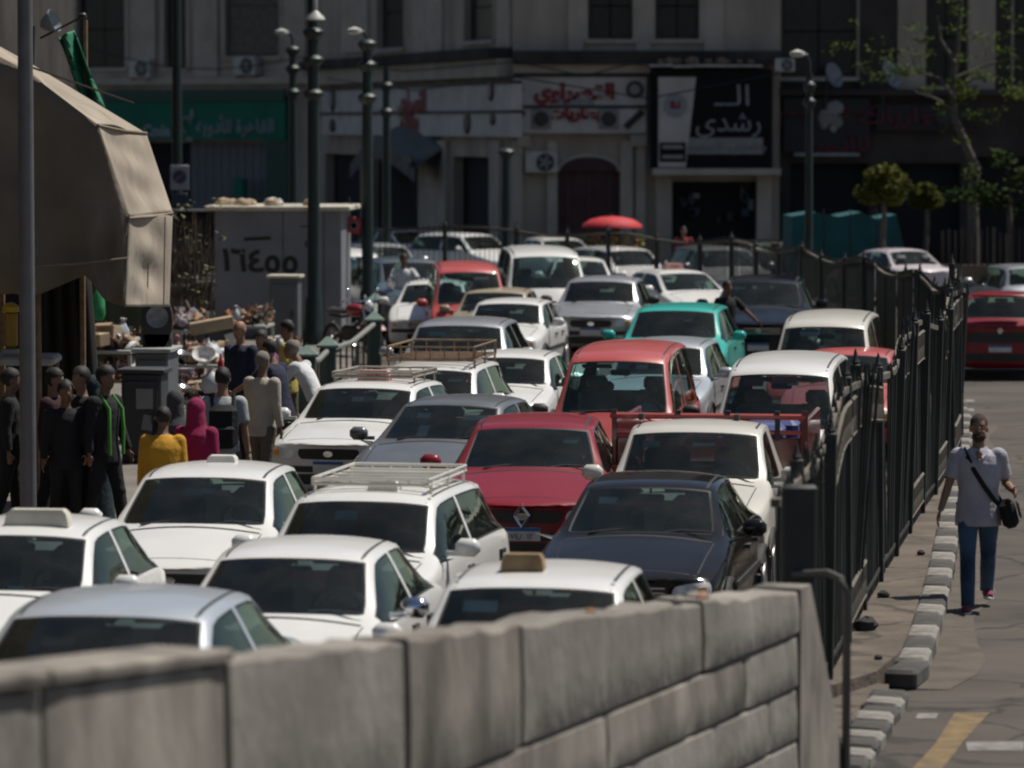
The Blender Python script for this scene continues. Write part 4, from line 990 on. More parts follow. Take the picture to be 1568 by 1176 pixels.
# --- red umbrella with a fruit cart
def parasol(px, py, Y, r, label):
    p = wp(px, py, Y); o = empty('parasol', (p.x, p.y, 0), 0, label, 'parasol'); N = 10; q = MB()
    q.lathe([(r, p.z - .30), (r * .98, p.z - .22), (r * .7, p.z - .08), (r * .35, p.z - .02), (.02, p.z), (.02, p.z - .03), (r * .6, p.z - .10), (r * .96, p.z - .26)], n=N); q.build('canopy', mat('parasol_red', (.52, .03, .035), .7), o, 60)
    q = MB(); q.cyl((0, 0, 0), (0, 0, p.z + .08), .025, n=8); q.build('pole', M_EMB, o)
    return o
parasol(937, 331, 112, .80, 'red parasol open over the street fruit cart')
cart = empty('fruit_cart', (*wp(937, 390, 112).xy, 0), 0, 'wooden street cart heaped with fruit under the red parasol', 'cart')
q = MB(); q.rbox((0, 0, .75), (1.7, .9, .12), .02); q.build('cart_tray', M_WOOD, cart)
for s in (-.75, .75): q = MB(); q.cyl((s, -.05, .35), (s, .05, .35), .35, n=14); q.build('wheel', M_EMB, cart)
for sx in (-.7, .7):
    q = MB(); q.box((sx, .3, .4), (.06, .06, .7)); q.build('leg', M_WOOD, cart, 0)
fm = [mat('fruit_yellow', (.45, .33, .06), .6), mat('fruit_green', (.16, .25, .05), .6), mat('fruit_orange', (.45, .16, .03), .6)]
for m_i, m in enumerate(fm):
    q = MB()
    for k in range(70): q.ell((random.uniform(-.8, .8), random.uniform(-.4, .4), .83 + random.random() ** 2 * .7), .06, 6, 4)
    o = q.build('fruit_heap', m, cart, 60); o['kind'] = 'stuff'

# ---------------------------------------------------------------- lamp posts, signs, poles
M_GRN = mat('lamp_green', (0.007, 0.021, 0.019), .5, .0, var=.2, dust=.015)
M_LAMPG = mat('lamp_glass', (.42, .42, .38), .5, var=.1)
def lamp_post(px, ybase, ytop, dia, label, Y, arm=True, rings=()):
    p = wp(px, ybase, Y); top = wp(px, ytop, Y).z; o = empty('street_lamp', (p.x, p.y, 0), 0, label, 'street lamp', 'old green street lamps on the left'); r = dia / 2
    q = MB(); q.lathe([(r * 1.9, 0), (r * 1.9, .35), (r * 1.5, .45), (r * 1.35, 1.0), (r * 1.05, 1.1), (r, 2.4), (r * .9, top * .75), (r * .8, top)], n=14); q.build('post', M_GRN, o, 40)
    for y in rings:
        z = wp(px, y, Y).z; q = MB(); q.lathe([(r * .9, z - .16), (r * 1.55, z - .06), (r * 1.7, z), (r * 1.5, z + .03), (r * .9, z + .08)], n=14); q.build('collar', M_GRN, o, 40)
    if arm:
        q = MB(); q.tube([(0, 0, top - .05), (0, 0, top + .25), (-.06, -.1, top + .38), (-.2, -.1, top + .40)], .035, 6); q.build('bracket', M_GRN, o)
        q = MB(); q.lathe([(.02, top + .5), (.16, top + .44), (.17, top + .38), (.10, top + .34), (.01, top + .33)], (-.26, -.1, 0), 12); q.build('lantern', M_LAMPG, o)
    return o
lamp_post(481, 525, -60, .25, 'thickest green lamp post standing at the corner of the kiosk', 84, False, (48, 90, 142))
lamp_post(563, 470, 78, .24, 'green lamp post with small white lamp, beside the motorcyclist', 88, True, (66, 98, 148))
lamp_post(449, 400, 75, .22, 'green lamp post with white lantern rising from behind the kiosk', 104, True, (75, 104, 140))
lamp_post(592, 400, 102, .22, 'dark thin lamp post seen before the red shop words', 110, False, (130, 170))
lamp_post(1238, 420, 112, .17, 'dark lamp post with pale curved head in front of the black shops', 90, True, (130, 155))
lamp_post(775, 400, 232, .26, 'short dark green post in front of the corner of the building', 108, False, (232,))
cl = Vector(wp(481, 30, 83.7)); o = empty('lantern_head', cl, 0, 'big pale lantern hood high on the thickest lamp post', 'lantern'); q = MB(); q.lathe([(.02, .75), (.05, .5), (.04, .18), (.17, .06), (.2, 0), (.02, -.02)], (0.02, 0, 0), 12); q.build('hood', M_LAMPG, o)
lp = empty('sign_post', (*wp(272, 400, 100).xy, 0), 0, 'dark street pole carrying the no parking sign', 'pole'); q = MB(); q.cyl((0, 0, 0), (0, 0, 9.5), .13, .10, 12); q.build('pole', M_GRN, lp)
ns = empty('no_parking_sign', wp(275, 272, 99.8), 0, 'square white sign with a round dark no parking disc', 'sign')
q = MB(); q.rbox((0, 0, 0), (.44, .03, .58), .01); q.build('plate', mat('sign_plate', (.26, .28, .30), .5), ns)
q = MB(); q.lathe([(.16, 0), (.16, .012), (.01, .014)], n=24); q.xf(Matrix.Translation((0, -.016, .02)) @ Matrix.Rotation(math.pi / 2, 4, 'X')); q.build('disc', mat('sign_blue', (.02, .035, .07), .5), ns)
q = MB(); q.box((0, -.034, .02), (.28, .006, .045), M=Matrix.Rotation(R(-40), 4, 'Y')); q.build('slash', mat('slash_red', (.16, .10, .11), .5), ns, 0)
q = MB(); q.rbox((.01, 0, -.50), (.36, .03, .26), .01); q.build('lower_plate', MATS['sign_blue'], ns)
gp = at(45, 775, 0); o = empty('grey_pole', (-4.95 + .03, 43.3, 0), 0, 'plain grey metal pole at the edge of the tent', 'pole'); o.location = (*wp(43, 700, 43.3).xy, 0)
q = MB(); q.cyl((0, 0, 0), (0, 0, 7.2), .085, .075, 14); q.build('shaft', mat('pole_grey', (.13, .13, .14), .5, .3, dust=.1), o); q = MB(); q.rbox((0, 0, .17), (.34, .34, .06), .01); q.build('foot_plate', MATS['pole_grey'], o)

# ---------------------------------------------------------------- trees
M_BARK = mat('bark', (.12, .10, .08), .9, var=.3, scale=8, bump=.4)
M_LEAF = mat('leaf_light', (.045, .075, .010), .85, var=.4, scale=1.5, col2=(.10, .14, .022), spec=.1)
M_LEAFD = mat('leaf_dark', (.014, .030, .006), .85, var=.4, scale=1.2, col2=(.042, .068, .014), spec=.1)
M_LEAFY = mat('leaf_clipped', (.060, .072, .012), .85, scale=1.6, col2=(.125, .13, .028), spec=.1)
def leaves(mb, c, r, n, s, flat=1.0, shell=0.0):
    for k in range(n):
        v = Vector((random.gauss(0, 1), random.gauss(0, 1), random.gauss(0, 1))).normalized() * (random.random() ** (1 / 3) * (1 - shell) + shell)
        p = Vector(c) + Vector((v.x * r[0], v.y * r[1], v.z * r[2])); a = random.uniform(0, 6.28); t = Vector((math.cos(a), math.sin(a), random.uniform(-.6, .6) * flat)).normalized(); b = t.cross(Vector((random.uniform(-1, 1), random.uniform(-1, 1), 1))).normalized(); q = s * random.uniform(.6, 1.3)
        mb.add([p - t * q, p + b * q * .45, p + t * q, p - b * q * .45], [(0, 1, 2, 3)])
def limb(mb, pts, r0, r1):
    n = len(pts); mb.tube(pts, [r0 + (r1 - r0) * i / (n - 1) for i in range(n)], 7)
Y = 118
P = lambda px, py, dy=0: wp(px, py, Y + dy) - Vector((*wp(1492, 400, Y).xy, 0))
tr = empty('tree', (*wp(1492, 400, Y).xy, 0), 0, 'slim tree with sparse light green leaves and a leaning bare trunk', 'tree')
q = MB(); limb(q, [P(1492, 410), P(1490, 300), P(1494, 255), P(1480, 225), P(1462, 180), P(1458, 130), P(1468, 60), P(1474, -20)], .17, .05)
for a in (((1460, 150), (1440, 120), (1405, 110), (1388, 70)), ((1460, 140), (1490, 120), (1530, 118)), ((1458, 165), (1430, 150), (1400, 140)), ((1462, 95), (1440, 60), (1436, 25)), ((1462, 120), (1510, 100), (1545, 90))): limb(q, [P(*b, random.uniform(-.4, .4)) for b in a], .06, .015)
q.build('trunk', M_BARK, tr, 60)
q = MB()
for px, py, rx, rz_, n in ((1395, 125, .8, .35, 130), (1450, 140, .9, .35, 170), (1520, 130, .7, .35, 130), (1560, 135, .5, .25, 70), (1420, 60, .7, .4, 70), (1500, 60, .7, .5, 60), (1385, 95, .5, .3, 50), (1340, 110, .5, .25, 45), (1440, 20, .6, .5, 45), (1550, 30, .5, .5, 40), (1470, 190, .5, .5, 60), (1500, 175, .5, .3, 50), (1330, 60, .5, .5, 30), (1285, 75, .6, .2, 26), (1535, 90, .5, .3, 50)):
    c_ = P(px, py, random.uniform(-.6, .6)); 
    for k in range(5):
        d = Vector((random.uniform(-rx, rx), random.uniform(-.5, .5), random.uniform(-rz_, rz_))); leaves(q, c_ + d, (.36, .36, .14), n // 2, .062)
q.build('crown', M_LEAF, tr, 0)
def topiary(px, yc_, ybase, Y, rx, rz_, label, m=M_LEAFY):
    b = wp(px, ybase, Y); o = empty('clipped_tree', (b.x, b.y, 0), 0, label, 'tree', 'clipped round trees by the road'); z = wp(px, yc_, Y).z
    q = MB(); limb(q, [(.06, 0, 0), (-.02, .02, z * .4), (.03, 0, z * .75), (0, 0, z)], .085, .06); q.build('trunk', M_BARK, o, 60)
    q = MB(); [leaves(q, Vector((0, 0, z)) + Vector((rx * .62 * math.cos(a) * f, rx * .62 * math.sin(a) * f, rz_ * h)), (rx * .42, rx * .42, rz_ * .5), 130, .06, shell=.3) for a, h in [(random.uniform(0, 6.28), random.uniform(-.75, .95)) for _ in range(34)] for f in [random.uniform(.55, 1.15) * math.sqrt(max(.05, 1 - h * h))]]; q.build('crown', m, o, 0)
topiary(1352, 287, 410, 108, .74, .44, 'larger clipped round tree standing in front of the teal van'); topiary(1418, 303, 415, 112, .48, .30, 'smaller clipped round tree to the side of the teal van')
bs = empty('bush_tree', (*wp(1545, 400, 112).xy, 0), 0, 'dense dark green bushy tree at the edge beside the slim tree', 'tree')
q = MB(); limb(q, [(0, 0, 0), (.05, 0, 1.0), (0, 0, 2.4)], .12, .07); q.build('trunk', M_BARK, bs, 60); q = MB(); z0 = wp(1545, 290, 112).z
for k in range(34):
    v = Vector((random.gauss(0, .75), random.gauss(0, .6), random.gauss(0, .42))); leaves(q, Vector((.1, 0, z0)) + v, (.34, .34, .26), 60, .09)
q.build('crown', M_LEAFD, bs, 0)
# low wall and wooden palings under the bushes on the right
lw = empty('garden_wall', (*wp(1560, 420, 106).xy, 0), 0, 'low brown wall with palings behind the parked pale car', 'wall'); q = MB(); q.rbox((1.2, 0, .50), (7, .3, 1.0), .02); q.build('wall_body', mat('brown_wall', (.10, .075, .05), .9, scale=2, col2=(.16, .12, .085)), lw)
for k in range(40):
    x = -1.9 + k * .16; q = MB(); h = random.uniform(.75, 1.0); q.box((x, .05, 1.0 + h / 2), (.075, .03, h)); q.build('paling', random.choice([M_BDK, M_FRAME, M_BDK]), lw, 0)

# sagging cables across the old facades
for i, (x0, y0, x1, y1, sag, lab) in enumerate(((480, 96, 1000, 88, .5, 'upper black cable sagging along the ledge of the corner building'), (500, 120, 1195, 112, .7, 'lower black cable looping above the white shop sign'), (100, 60, 480, 84, .8, 'black cable sagging across the shuttered windows'))):
    a, b = wp(x0, y0, 150 if i == 2 else (150 if x0 < 520 else 129)), wp(x1, y1, 128 if i < 2 else 150)
    if i == 2: a, b = wp(x0, y0, 160), wp(x1, y1, 155)
    if i < 2: m_ = wp(790, y0 - 2, 128.6); pts = [a, a.lerp(m_, .5) - Vector((0, 0, sag * .6)), m_, m_.lerp(b, .5) - Vector((0, 0, sag)), b]
    else: pts = [a.lerp(b, k / 8) - Vector((0, 0, sag * math.sin(math.pi * k / 8))) for k in range(9)]
    q = MB(); q.tube(pts, .022, 5); tag(q.build('cable', M_RUB, None, 60), lab, 'cable')
# tall building added at the left, mostly out of view, to block sky light
lb = empty('apartment_building', (-17, 62, 0), 0, 'tall plain building along the left street side, mostly unseen, added to block sky light', 'building')
q = MB(); q.box((0, 0, 9), (13, 80, 18)); q.build('wall', M_BDK, lb, 0)
# ---------------------------------------------------------------- the traffic
PW = paint('white', (.78, .77, .74), dust=.10); PW2 = paint('cream_white', (.66, .63, .56), dust=.14); PS = paint('silver', (.42, .44, .46), .5, dust=.14); PG = paint('grey', (.135, .145, .155), .35, dust=.12); PSB = paint('pale_blue_silver', (.50, .54, .58), .3, dust=.1)
PK = paint('black', (.010, .0095, .0095), .0, dust=.012, rough=.10, coat=.0); PR = paint('wine_red', (.23, .005, .014), .0, dust=.025, rough=.3, coat=.3); PR2 = paint('faded_red', (.50, .055, .05), 0, dust=.12, rough=.35); PR3 = paint('dark_red', (.13, .010, .013), .0, dust=.08)
PT = paint('turquoise', (.015, .44, .37), .0, dust=.05); PB = paint('slate_blue', (.05, .10, .14), .3, dust=.16); PTAN = paint('tan', (.34, .27, .18), 0, dust=.2); PMA = paint('maroon', (.16, .02, .022), 0, dust=.15); PNV = paint('dark_blue', (.008, .010, .014), .0, dust=.008, rough=.10, coat=.0)
M_SIGNC = mat('roof_sign_cream', (.60, .57, .47), .5); M_SIGNBR = mat('roof_sign_brown', (.16, .10, .05), .6, col2=(.30, .21, .10)); M_SIGNP = mat('roof_sign_pink', (.58, .33, .29), .5); M_SIGNT = mat('sign_ink', (.75, .70, .65), .6)
GRP = 'cars caught in the traffic jam'
H0 = R(-8.5)
CARS = [
 # name, label, category, kind, px, py, heading deg, paint, options
 ('grey_sedan', 'silver grey car closest to the camera, half hidden by the stone wall', 'car', 'sedan', 158, 947, -8, PSB, dict(sc=1.10)),
 ('taxi', 'white taxi with cream roof sign, cut off by the left picture edge', 'taxi', 'compact', 20, 822, -7, PW, dict(sign=(M_SIGNC, .25, .50, .13, None), sx=.12)),
 ('taxi', 'white sedan with a small white roof sign, standing beside the yellow shirted person', 'taxi', 'compact', 312, 733, -7, PW, dict(sign=(M_PAPER, .8, .26, .07, None), badge=1)),
 ('white_sedan', 'plain white sedan with chrome mirror just over the grey stone wall', 'car', 'sedan', 445, 857, -8, PW, dict(mirror=M_CHR)),
 ('taxi', 'white taxi with brown weathered roof sign sunk behind the stone wall', 'taxi', 'squaresedan', 812, 903, -8, PW, dict(sign=(M_SIGNBR, .45, .30, .13, None), sx=-.12)),
 ('taxi', 'white wagon taxi with low white roof rack beside the red hatchback', 'taxi', 'wagon', 553, 770, -11, PW, dict(sign=(M_PAPER, .38, .26, .09, None), sx=.1, rack=(PW2, 1.95, 3.5, .5, 5, .045))),
 ('red_hatchback', 'wine red hatchback with large diamond badge on black grille', 'car', 'hatch', 815, 657, -4, PR, dict(diamond=1, plate='\u0667\u0664\u0668 \u0661\u0662')),
 ('black_sedan', 'dusty black sedan closest to the iron railing', 'car', 'sedan', 992, 748, -9, PK, dict(one_mirror=1)),
 ('pickup_truck', 'white pickup truck with red high sided cargo bed', 'pickup', 'pickup', 1063, 664, -8, PW2, dict(bed=1, skip=('rear_window',))),
 ('red_van', 'red high roofed van in the middle of the traffic', 'van', 'microvan', 945, 555, -8, PR2, dict(bm=1)),
 ('silver_hatchback', 'pale blue silver car squeezed between the red van and the turquoise car', 'car', 'wagon', 1012, 532, -9, PSB, dict()),
 ('grey_sedan', 'dark grey sedan with curved roof behind the wine red hatchback', 'car', 'sedan', 688, 622, -14, PG, dict(cards=2)),
 ('taxi', 'white taxi with pink roof sign and front bumper free, by the pavement', 'taxi', 'squaresedan', 556, 596, -13, PW, dict(sign=(M_SIGNP, .5, .40, .13, 'TAXI'), rack=(M_RACK, 2.1, 3.3, .5, 4, .05))),
 ('white_wagon', 'white wagon carrying a tall wooden roof rack', 'car', 'wagon', 655, 568, -9, PW, dict(rack=(M_WOOD, 1.8, 3.6, .56, 6, .17))),
 ('white_hatchback', 'boxy white car with black mirrors next to the red van', 'car', 'oldsedan', 772, 549, -9, PW, dict(bm=1)),
 ('silver_wagon', 'grey silver estate car with teal tinted windscreen', 'car', 'suv', 703, 500, -6, PS, dict(teal=1)),
 ('white_sedan', 'old white sedan with long bonnet beside the grey silver estate car', 'car', 'oldsedan', 778, 466, -9, PW, dict()),
 ('tan_sedan', 'tan roofed old car packed behind the old white sedan', 'car', 'oldsedan', 757, 449, -8, PTAN, dict()),
 ('maroon_sedan', 'maroon car with pale strip, behind the tan roofed car', 'car', 'oldsedan', 764, 428, -6, PMA, dict(strip=1)),
 ('red_van', 'red van far back beside the lone motorcyclist', 'van', 'microvan', 718, 418, 4, PR2, dict()),
 ('white_minibus', 'white minibus with big shining windscreen in the far queue', 'minibus', 'minibus', 835, 394, 4, PW, dict()),
 ('white_sedan', 'white car partly hidden by the white minibus', 'car', 'sedan', 888, 400, 2, PW, dict()),
 ('silver_pickup', 'silver white old car with wide black grille ahead of the far taxi', 'car', 'oldsedan', 920, 432, -8, PS, dict(bm=1, sc=1.12)),
 ('taxi', 'far white taxi with tan roof sign, turning beside the black car', 'taxi', 'sedan', 1048, 419, 22, PW, dict(sign=(M_SIGNP, .5, .42, .14, 'TAXI'))),
 ('turquoise_suv', 'bright turquoise car in front of the far taxi', 'car', 'suv', 1035, 477, -8, PT, dict()),
 ('black_suv', 'black car with chrome grille under the bend of the railing', 'car', 'suv', 1168, 432, -6, PNV, dict(sc=1.05)),
 ('white_van', 'cream white van with red sides, farther of the two vans along the railing', 'van', 'microvan', 1262, 502, -9, PR2, dict(roof=PW2)),
 ('white_van', 'white van right behind the iron railing beside the pickup truck', 'van', 'microvan', 1193, 575, -9, PW, dict()),
 ('red_sedan', 'red car seen between the two white roofed vans at the railing', 'car', 'sedan', 1298, 545, -10, PR2, dict()),
 ('blue_sedan', 'dark blue car behind the motorcyclist', 'car', 'suv', 628, 402, 14, PB, dict()),
 ('white_minibus', 'small white van partly hidden by the green lamp post', 'van', 'microvan', 543, 394, 12, PW, dict(sc=.95)),
 ('white_wagon', 'white car with shiny windows crossing behind the far railing', 'car', 'wagon', 735, 362, 40, PW, dict()),
 ('white_sedan', 'white roofed car far behind the lamp posts', 'car', 'sedan', 625, 355, 36, PW, dict()),
 ('white_taxi', 'black and white car standing behind the red parasol and railing', 'car', 'wagon', 965, 384, 25, PW, dict()),
 ('dark_suv', 'dark car with silver roof behind the far railing', 'car', 'suv', 1110, 383, 14, PG, dict(roofrack=1)),
 ('dark_sedan', 'dark car with its roof just showing behind the dark silver roofed one', 'car', 'sedan', 1180, 372, 12, PNV, dict()),
 ('white_sedan', 'pale car glimpsed between the two green lamp posts in the far queue', 'car', 'compact', 590, 378, 16, PS, dict()),
 ('white_sedan', 'white car filling the gap behind the white minibus', 'car', 'compact', 862, 368, 20, PW, dict()),
 ('white_sedan', 'small white car wedged between the motorcyclist and the far red van', 'car', 'sedan', 664, 436, -3, PW, dict()),
]
def special(root, A, kind, o):
    p = A['p']
    if 'sign' in o: roof_sign(root, A, o['sign'][0], o['sign'][1], o.get('sx', 0), o['sign'][2], o['sign'][3], o['sign'][4], M_SIGNR)
    if 'rack' in o:
        m, y0, y1, hw, n, rim = o['rack']; roof_rack(root, A, m, y0, y1, hw, n, rim)
    if o.get('diamond'):
        zz = p['zh'] - .125; q = MB(); h = A['bvh'].ray_cast(Vector((0, -3, zz)), Vector((0, 1, 0)))[0]; y = h.y - .035
        out = [(0, .115), (.075, 0), (0, -.115), (-.075, 0)]
        for k in range(4):
            a, b = out[k], out[(k + 1) % 4]; q.cyl((a[0], y, zz + a[1]), (b[0], y, zz + b[1]), .02, n=6)
        q.build('diamond_badge', M_CHR, root, 60)
        q = patch_mb(A['bvh'], [(.50, p['zh'] - .20), (.66, p['zh'] - .19), (.67, p['zh'] - .07), (.52, p['zh'] - .08)], 'front', 4, 4, .024, .02, .12); q.build('lit_indicator', mat('lit_amber', (1.0, .42, .03), .3, emit=.7), root)
    if o.get('plate'):
        h = A['bvh'].ray_cast(Vector((0, -3, .5)), Vector((0, 1, 0)))[0]; text('plate_characters', o['plate'], .085, M_INK, Matrix.Translation((0, h.y - .05, .492)) @ UPRIGHT, root, .002)
    if o.get('bed'):
        q = MB(); q.rbox((0, 4.15, .72), (1.9, 2.35, .10), .02); bed = q.build('cargo_bed', PR3, root, 30)
        for s in (1, -1): q = MB(); q.rbox((s * .95, 4.15, 1.12), (.05, 2.35, .78), .015); q.build('bed_side', PR3, bed, 30)
        q = MB(); q.rbox((0, 3.0, 1.04), (1.85, .05, .62), .015); q.build('headboard', PR3, bed, 30); q = MB(); q.rbox((0, 5.3, 1.04), (1.85, .05, .62), .015); q.build('tailgate', PR3, bed, 30)
        q = MB(); q.rbox((0, 3.0, 1.56), (1.99, .07, .06), .015); q.rbox((0, 3.0, 1.40), (1.9, .05, .04), .01); q.build('bed_rail', PR2, bed, 30)
        for x in (-.95, -.3, .2, .7, .98): q = MB(); q.box((x, 3.0, 1.47), (.05, .06, .30)); q.build('rail_post', PR3 if abs(x) > .8 else M_BLK, bed, 0)
        for x in (-.6, .35): q = MB(); q.box((x, 2.3, 1.60), (.05, .12, .06)); q.build('roof_bar_foot', M_BLK, root, 0)
        mbl = mat('bin_blue', (.06, .08, .22), .6)
        for x, y in ((-.2, 3.5), (.45, 3.6), (.55, 4.3)): q = MB(); q.rbox((x, y, 1.12), (.55, .5, .66), .05); q.build('blue_bin', mbl, bed, 30)
        q = MB(); q.cyl((-.78, 4.7, .3), (-.6, 4.7, .3), .3, n=16); q.build('wheel', M_TYRE, root); q = MB(); q.cyl((.78, 4.7, .3), (.6, 4.7, .3), .3, n=16); q.build('wheel', M_TYRE, root)
        q = MB(); q.box((0, 4.1, .55), (.7, 2.4, .14)); q.build('chassis', M_BLK, root)
    if o.get('strip'):
        q = MB(); q.add([(-.35, 0, 0), (.35, 0, 0), (.35, .0, .09), (-.35, .0, .09)], [(0, 1, 2, 3)]); z = p['H'] - .02; q = MB(); q.rbox((.1, p['yr'] + .12, z + .02), (.62, .10, .09), .01); q.build('roof_strip', M_PAPER, root, 30)
    if o.get('roof'):
        pass
    if o.get('cards'): screen_card(root, A, -.35, .35, .12, .26, M_PAPER); screen_card(root, A, .6, .8, .30, .10, M_PAPER)
rcard = random.Random(3)
M_CARDO = mat('card_orange', (.35, .17, .07), .8); M_CARDT = mat('card_teal', (.10, .32, .30), .7); M_CARDR = mat('card_red', (.38, .06, .07), .8)
placed = []
for i, (name, label, cat, kind, px, py, hd, pm, o) in enumerate(CARS):
    rz = R(hd); loc = place(kind, px, py, rz); sc = o.get('sc', 1)
    if sc != 1:
        t = asset(kind)['top'] * sc; w = at(px, py, t.z); r = Matrix.Rotation(rz, 4, 'Z') @ Vector((0, t.y, 0)); loc = Vector((w.x - r.x, w.y - r.y, 0))
    ov = {}
    if 'mirror' in o: ov['wing_mirror'] = o['mirror']
    if o.get('bm'): ov['wing_mirror'] = M_BLK
    if o.get('teal'): ov['windscreen'] = M_TEALG
    far_ = loc.y > 85
    root, A, first = vehicle(name, kind, loc, rz, pm, label, cat, GRP, 0 if far_ else 1, False, o.get('skip', ()), ov, (sc, sc, sc))
    if o.get('one_mirror'):
        for ch in list(root.children):
            if ch.name.startswith('wing_mirror') and sum(v.co.x for v in ch.data.vertices) < 0: bpy.data.objects.remove(ch)
    special(root, A, kind, o); placed.append((label, loc, rz, kind, sc))
    if o.get('roof'):                                   # white upper half over red sides
        p = A['p']; me = first['body'].data.copy(); me.materials.append(None); first['body'].data = me
        first['body'].material_slots[0].link = 'OBJECT'; first['body'].material_slots[0].material = pm; first['body'].material_slots[1].link = 'OBJECT'; first['body'].material_slots[1].material = o['roof']
        for f in me.polygons:
            c_ = f.center
            if c_.z > p['zb'] + .06 and abs(c_.x) < p['wr'] + .05: f.material_index = 1
    if not far_:
        for k in range(rcard.choice((2, 3, 3, 4))):
            screen_card(root, A, rcard.uniform(-.75, .75), rcard.choice((.12, .16, .85, .8)), rcard.uniform(.10, .26), rcard.uniform(.05, .12), rcard.choice((M_PAPER, M_PAPER, M_CARDT, M_CARDO, M_CARDR)))
# the right carriageway: cars driving away
def rear_place(kind, px, py, rz):
    L = KINDS[kind]['L']; w = at(px, py, 0); r = Matrix.Rotation(rz, 4, 'Z') @ Vector((0, L, 0)); return Vector((w.x - r.x, w.y - r.y, 0))
rz = R(180 - 7)
root, A, first = vehicle('red_hatchback', 'hatch', rear_place('hatch', 1531, 583, rz), rz, PR, 'dark red hatchback driving away on the empty right carriageway', 'car', GRP, 1, True); placed.append(('driving away', root.location.copy(), rz, 'hatch', 1))
rw_ = MB(); rw_.rbox((0, 3.86, 1.49), (1.0, .18, .04), .015); rw_.build('roof_spoiler', PR, root, 40)
q = patch_mb(A['bvh'], [(-.62, .66), (.62, .66), (.66, .85), (-.66, .85)], 'rear', 10, 3, .006, .02, .1); q.build('boot_panel', M_BLK, root)
q = patch_mb(A['bvh'], [(-.05, .82), (.05, .82), (.05, .93), (-.05, .93)], 'rear', 4, 4, .012, .02, .4); q.build('emblem', M_CHR, root)
bl = MB(); bl.rbox((-.95, 4.05, .12), (1.7, .06, .06), .01); bl.build('exhaust_shadow_bar', M_BLK, root) if False else None
rz = R(180 + 24)
vehicle('white_sedan', 'sedan', rear_place('sedan', 1428, 470, rz), rz, paint('pinkish_white', (.62, .55, .58), dust=.1), 'pinkish white car driving away before the low brown wall', 'car', GRP, 0, True)
rz = R(180 + 6)
vehicle('silver_wagon', 'wagon', rear_place('wagon', 1590, 510, rz), rz, PS, 'silver car ahead of the dark red hatchback at the picture edge', 'car', GRP, 0, True)
# teal tarpaulin truck parked before the dark shops
tt = empty('teal_truck', (*wp(1305, 400, 112).xy, 0), R(4), 'parked truck under a sagging teal tarpaulin beside the clipped trees', 'truck')
M_TARP = mat('tarpaulin_teal', (.004, .075, .085), .8, var=.25, scale=1.2)
q = MB(); q.loft([[Vector((x, y, z)) for x, y, z in ((-1.75, yy, .55), (1.15, yy, .55), (1.25, yy, 1.2), (1.02, yy, 2.14), (.5, yy, 2.02), (.1, yy, 2.2), (-.5, yy, 2.08), (-1.1, yy, 2.2), (-1.72, yy, 2.10))] for yy in (-.9, 0, .9)]); q.build('tarpaulin', M_TARP, tt, 20)
q = MB(); q.loft([[Vector((x, yy, z)) for x, z in ((1.28, .5), (2.0, .5), (1.95, .95), (1.5, 1.05), (1.28, 1.25))] for yy in (-.8, .8)]); q.build('bonnet', M_TARP, tt, 20)
for x in (-1.2, 1.5): q = MB(); q.cyl((x, -.92, .4), (x, -.7, .4), .4, n=16); q.build('wheel', M_TYRE, tt)
for x in (-.9, -.2, .5): q = MB(); q.tube([(x, -.905, .6), (x + .03, -.915, 1.4), (x, -.905, 2.3)], .012, 4); q.build('tarpaulin_rope', M_EMB, tt)
# ---------------------------------------------------------------- people
M_SK = mat('skin_brown', (.27, .145, .09), .6, var=.12, scale=9); M_SKD = mat('skin_dark', (.17, .09, .055), .6, var=.12, scale=9)
M_HAIR = mat('hair_black', (.012, .010, .009), .7); M_HAIRG = mat('hair_grey', (.16, .14, .12), .8); M_EYEW = mat('eye_white', (.6, .58, .55), .3); M_EYE = mat('eye_dark', (.02, .012, .01), .2)
def cloth(name, col, **k): return mat('cloth_' + name, col, .9, var=.2, scale=3, bump=.35, **k)
C_GREY = cloth('grey_lilac', (.38, .365, .41)); C_JEAN = mat('cloth_denim', (.010, .022, .05), .9, scale=3, col2=(.07, .14, .23), detail=6); C_BLK = cloth('black', (.009, .009, .010)); C_NVY = cloth('navy', (.016, .02, .045)); C_YEL = cloth('yellow', (.50, .25, .015)); C_MAG = cloth('magenta', (.24, .006, .06)); C_BEI = cloth('beige', (.42, .37, .30)); C_LGR = cloth('light_grey', (.34, .36, .36)); C_WHT = cloth('white', (.60, .60, .60)); C_KHK = cloth('khaki', (.12, .10, .07)); C_PYEL = cloth('pale_yellow', (.50, .40, .10)); C_HIV = mat('hi_vis_shaded', (.05, .22, .025), .8); C_RED = cloth('red', (.25, .02, .03)); C_DGR = cloth('dark_grey', (.05, .05, .055)); C_PUR = cloth('purple', (.22, .07, .20))  # black and hi-vis green darkened further for the shade under the tent
